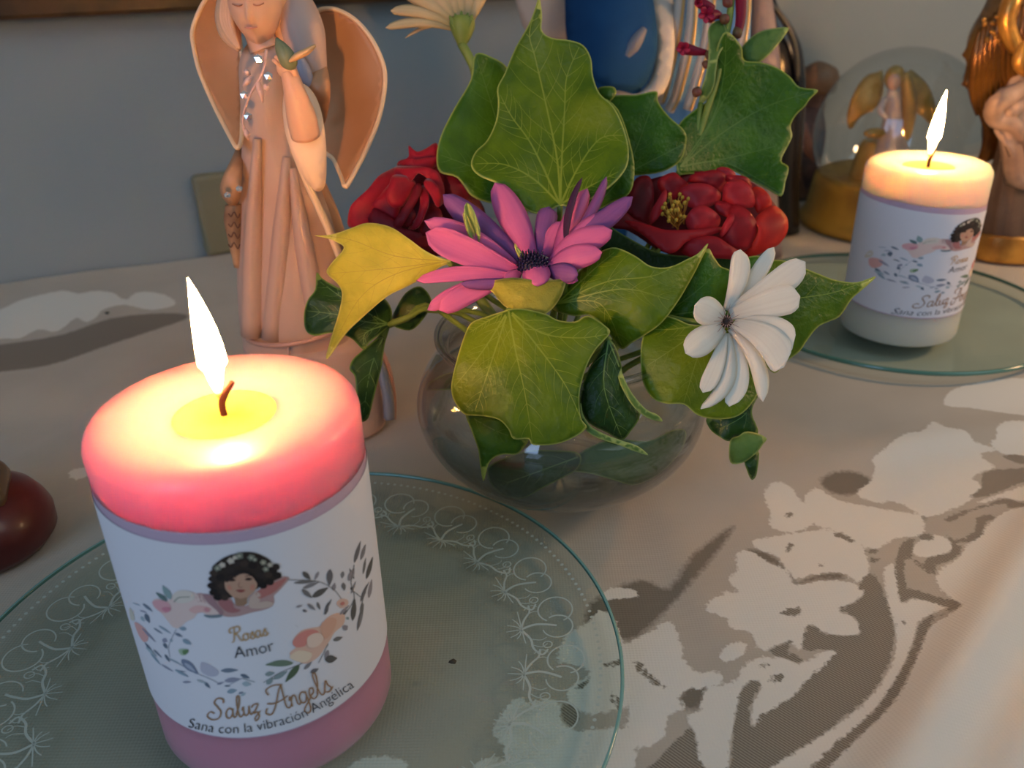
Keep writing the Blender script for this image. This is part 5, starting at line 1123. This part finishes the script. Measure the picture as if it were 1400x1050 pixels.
# --- snow globe
gc = P(1229, 183, .625); gcx, gcy = gc[0], gc[1]; GR = 114/FP*.625*.985
sg = empty('snow_globe', (gcx, gcy, 0), 'snow globe with a golden angel inside on a gold base, behind the cream candle', 'snow globe')
gold = mat('antique_gold', lin(178, 142, 52), .5, metal=.15, noise=26, col2=lin(128, 96, 34), bump=(90, .4)); gold2 = mat('pale_gold', lin(206, 166, 84), .4, metal=.25, noise=40, col2=lin(170, 128, 56), bump=(120, .3))
zb = gc[2]-GR*.50; rb = GR*.93
lathe('globe_base', [(0, .0006), (rb*1.10, .0006), (rb*1.12, .004), (rb*1.06, .008), (rb*1.05, .010), (rb*1.03, .014), (rb*1.01, zb*.6), (rb*.99, zb-.006), (rb*.97, zb-.001), (rb*.90, zb+.001), (rb*.7, zb), (0, zb)], (gcx, gcy, 0), gold, sg, seg=64)
mb = MB()
for k in range(14):
    a = -PI/2+(k-7)*.22+.1; c = np.array([gcx+rb*1.0*math.cos(a), gcy+rb*1.0*math.sin(a), zb*.42+.002*math.sin(k*2)])
    for j in range(5): V, F = ico(c+np.array([.0025*math.cos(j*1.26)*-math.sin(a), .0025*math.cos(j*1.26)*math.cos(a), .0025*math.sin(j*1.26)]), .0016, 1); mb.add(V, F)
mb.build('flower_relief', gold, sg)
prof = [(GR*math.cos(t), gc[2]+GR*math.sin(t)) for t in np.linspace(-.52, PI/2, 30)]; prof[-1] = (1e-5, gc[2]+GR)
lathe('glass_ball', prof, (gcx, gcy, 0), glass_mat('globe_glass', (.93, .955, .965), (.62, .68, .72), 1.3), sg, seg=64)
yg = gcy
loft('inner_mound', [(250,1160,1250),(232,1165,1250),(215,1170,1246),(200,1176,1240),(192,1182,1236)], yg, gold2, sg, depth=.8)
gs = loft('inner_angel_dress', [(215,1195,1245),(195,1200,1238),(170,1206,1234),(150,1210,1232),(135,1212,1232),(122,1214,1230)], yg-.012, mat('white_dress', lin(206, 190, 184), .4, noise=50, col2=lin(170, 150, 140)), sg, depth=.8)
V, F = ico(PV(1222, 112, yg-.012), .0052, 3, (.85, .9, 1.15)); mesh('inner_angel_head', V, F, mat('angel_skin'), sg)
V, F = ico(PV(1223, 106, yg-.008), .0068, 3, (1, .9, 1.2)); mesh('inner_angel_hair', V, F, gold2, sg)
vt('inner_angel_hair_fall', [(1237,100,yg-.008),(1242,130,yg-.008),(1242,160,yg-.008),(1238,190,yg-.008)], yg, [.003,.005,.005,.003], gold2, sg)
vt('inner_angel_arm', [(1212,135,yg-.018),(1204,150,yg-.024),(1212,162,yg-.028)], yg, [.002,.0022,.0014], mat('white_dress'), sg)
relief([(1205,98),(1198,100),(1185,104),(1172,118),(1163,138),(1158,158),(1160,174),(1166,174),(1174,162),(1186,154),(1198,146),(1205,130),(1207,112)], yg-.004, gold2, sg, 'inner_angel_wing', bulge=.003, thick=.002, step=7)
relief([(1243,98),(1255,104),(1268,118),(1276,138),(1280,158),(1276,172),(1262,160),(1250,150),(1243,130)], yg-.004, gold2, sg, 'inner_angel_wing', bulge=.003, thick=.002, step=7)
V, F = ico(PV(1196, 182, yg-.026), .005, 2, (1.6, .7, .7)); mesh('inner_flower', V, F, gold2, sg)

# --- bronze winged statue at the right edge
yd = .565; bz = mat('bronze_gold', lin(140, 92, 34), .3, metal=.55, noise=40, col2=lin(84, 52, 18), bump=(70, .8)); bz2 = mat('bright_gold', lin(214, 156, 70), .3, metal=.5, noise=60, col2=lin(150, 100, 40), bump=(90, .5)); cl = mat('cream_robe', lin(168, 142, 124), .65, noise=60, col2=lin(128, 104, 88), bump=(60, .8)); dk = mat('brown_robe', lin(96, 78, 66), .55, noise=30, col2=lin(70, 54, 42))
bs = empty('winged_statue', PV(1380, 330, yd)*[1, 1, 0], 'bronze-gold winged statue in a cream robe at the right edge', 'statue')
relief([(1362,-30),(1350,0),(1338,22),(1328,45),(1320,72),(1317,78),(1321,84),(1318,108),(1316,116),(1324,122),(1330,136),(1338,156),(1344,180),(1342,200),(1338,220),(1356,214),(1376,190),(1400,190),(1440,150),(1440,-30)], yd+.01, bz, bs, 'wing', bulge=.014, thick=.006, step=9, ripple=.004, rp=7, smooth=3)
for k in range(11):
    x = 1330+k*7; y0 = 28+abs(k-5)*4-k*3; vt('feather', [(x+12, y0-10, yd-.016-.001*k), (x+4, y0+35, yd-.019-.001*k), (x+2, y0+80, yd-.016-.001*k), (x+6, y0+110, yd-.012-.001*k)], yd, [.0022,.0034,.0030,.0008], bz, bs, seg=8, flat=.5)
vt('wing_crest', [(1398,-30,yd-.02),(1384,0,yd-.026),(1376,30,yd-.028),(1386,60,yd-.028),(1402,72,yd-.028)], yd, [.004,.0055,.005,.0045,.003], bz2, bs)
for k in range(16):
    V, F = ico(PV(1350+rng.uniform(-6, 22), 12+rng.uniform(0, 45), yd-.026), .0014, 1); mesh('gold_bead', V, F, bz2, bs)
loft('brown_skirt', [(352,1338,1440),(330,1338,1440),(300,1340,1440),(270,1346,1440),(240,1354,1438),(215,1362,1436),(190,1366,1434)], yd-.012, dk, bs, depth=.6, pleat=.05, npl=15, clampz=.001)
loft('cream_torso', [(250,1376,1440),(220,1370,1440),(190,1366,1440),(160,1362,1440),(140,1364,1440),(110,1380,1436),(80,1392,1430)], yd-.022, cl, bs, depth=.5, pleat=.02, npl=8)
vt('cream_sleeve', [(1398,120,yd-.05),(1376,134,yd-.054),(1360,146,yd-.054),(1362,164,yd-.052),(1384,170,yd-.054),(1400,190,yd-.054)], yd, [.0045,.0055,.0058,.0050,.0046,.004], cl, bs)
vt('cream_sleeve', [(1402,138,yd-.046),(1384,150,yd-.052),(1376,160,yd-.050),(1392,182,yd-.052),(1408,205,yd-.050)], yd, [.004,.0048,.0046,.0046,.004], cl, bs)
relief([(1358,132),(1380,120),(1410,118),(1420,200),(1395,240),(1378,205),(1360,180)], yd-.044, cl, bs, 'cream_drape', bulge=.006, thick=.003, ripple=.004, rp=6)
vt('drape', [(1378,170,yd-.05),(1384,205,yd-.05),(1388,240,yd-.05),(1405,252,yd-.05)], yd, [.005,.006,.0055,.004], cl, bs)
vt('gold_sash', [(1402,60,yd-.05),(1394,84,yd-.052),(1404,100,yd-.052)], yd, [.003,.004,.003], bz2, bs)
loft('statue_base', [(356,1328,1440),(345,1328,1440),(330,1332,1440),(316,1338,1440)], yd-.014, bz2, bs, depth=.6, clampz=.001)

# --- little crystal dish at the right edge
dc_ = PG(1412, 352); dn = empty('crystal_dish', dc_, 'small clear crystal dish cut off by the right edge, by the winged statue', 'dish')
lathe('dish_bowl', [(0, .002), (.010, .002), (.014, .006), (.020, .016), (.0215, .0175), (.0195, .0165), (.0125, .0075), (0, .004)], dc_, mat('crystal', lin(206, 214, 204), .08, spec=.8, coat=.5, trans_l=.3), dn, seg=24, wob=lambda a, i, z: 1+.06*math.sin(8*a))
lathe('dish_foot', [(0, .0004), (.009, .0004), (.010, .0012), (.006, .002), (0, .002)], dc_, MATS['crystal'], dn, seg=24)

# --- dark red object at the left edge
rc_ = PG(-22, 745); e = empty('red_dome_figurine', rc_, 'dark red rounded base with a brown top, cut off at the left edge', 'figurine')
rr = .0265
lathe('red_base', [(0, .0008), (rr*.90, .0008), (rr*.99, .004), (rr, .010), (rr*.95, .014), (rr*.84, .019), (rr*.66, .0225), (rr*.4, .0245), (0, .025)], rc_, mat('dark_red_glaze', lin(96, 22, 16), .35, noise=20, col2=lin(66, 14, 12), coat=.2), e, seg=64)
br = mat('brown_top', lin(104, 82, 56), .35, noise=25, col2=lin(78, 60, 38), coat=.2)
o = PV(16, 668, rc_[1]+.002)
V, F = obox_vf(o+[-.046, -.010, -.004], [.050, -.001, -.001], [-.010, .026, 0], [-.002, 0, .012]); b_ = mesh('brown_block', V, F, br, e, smooth=True); bevel(b_, .006, 4)
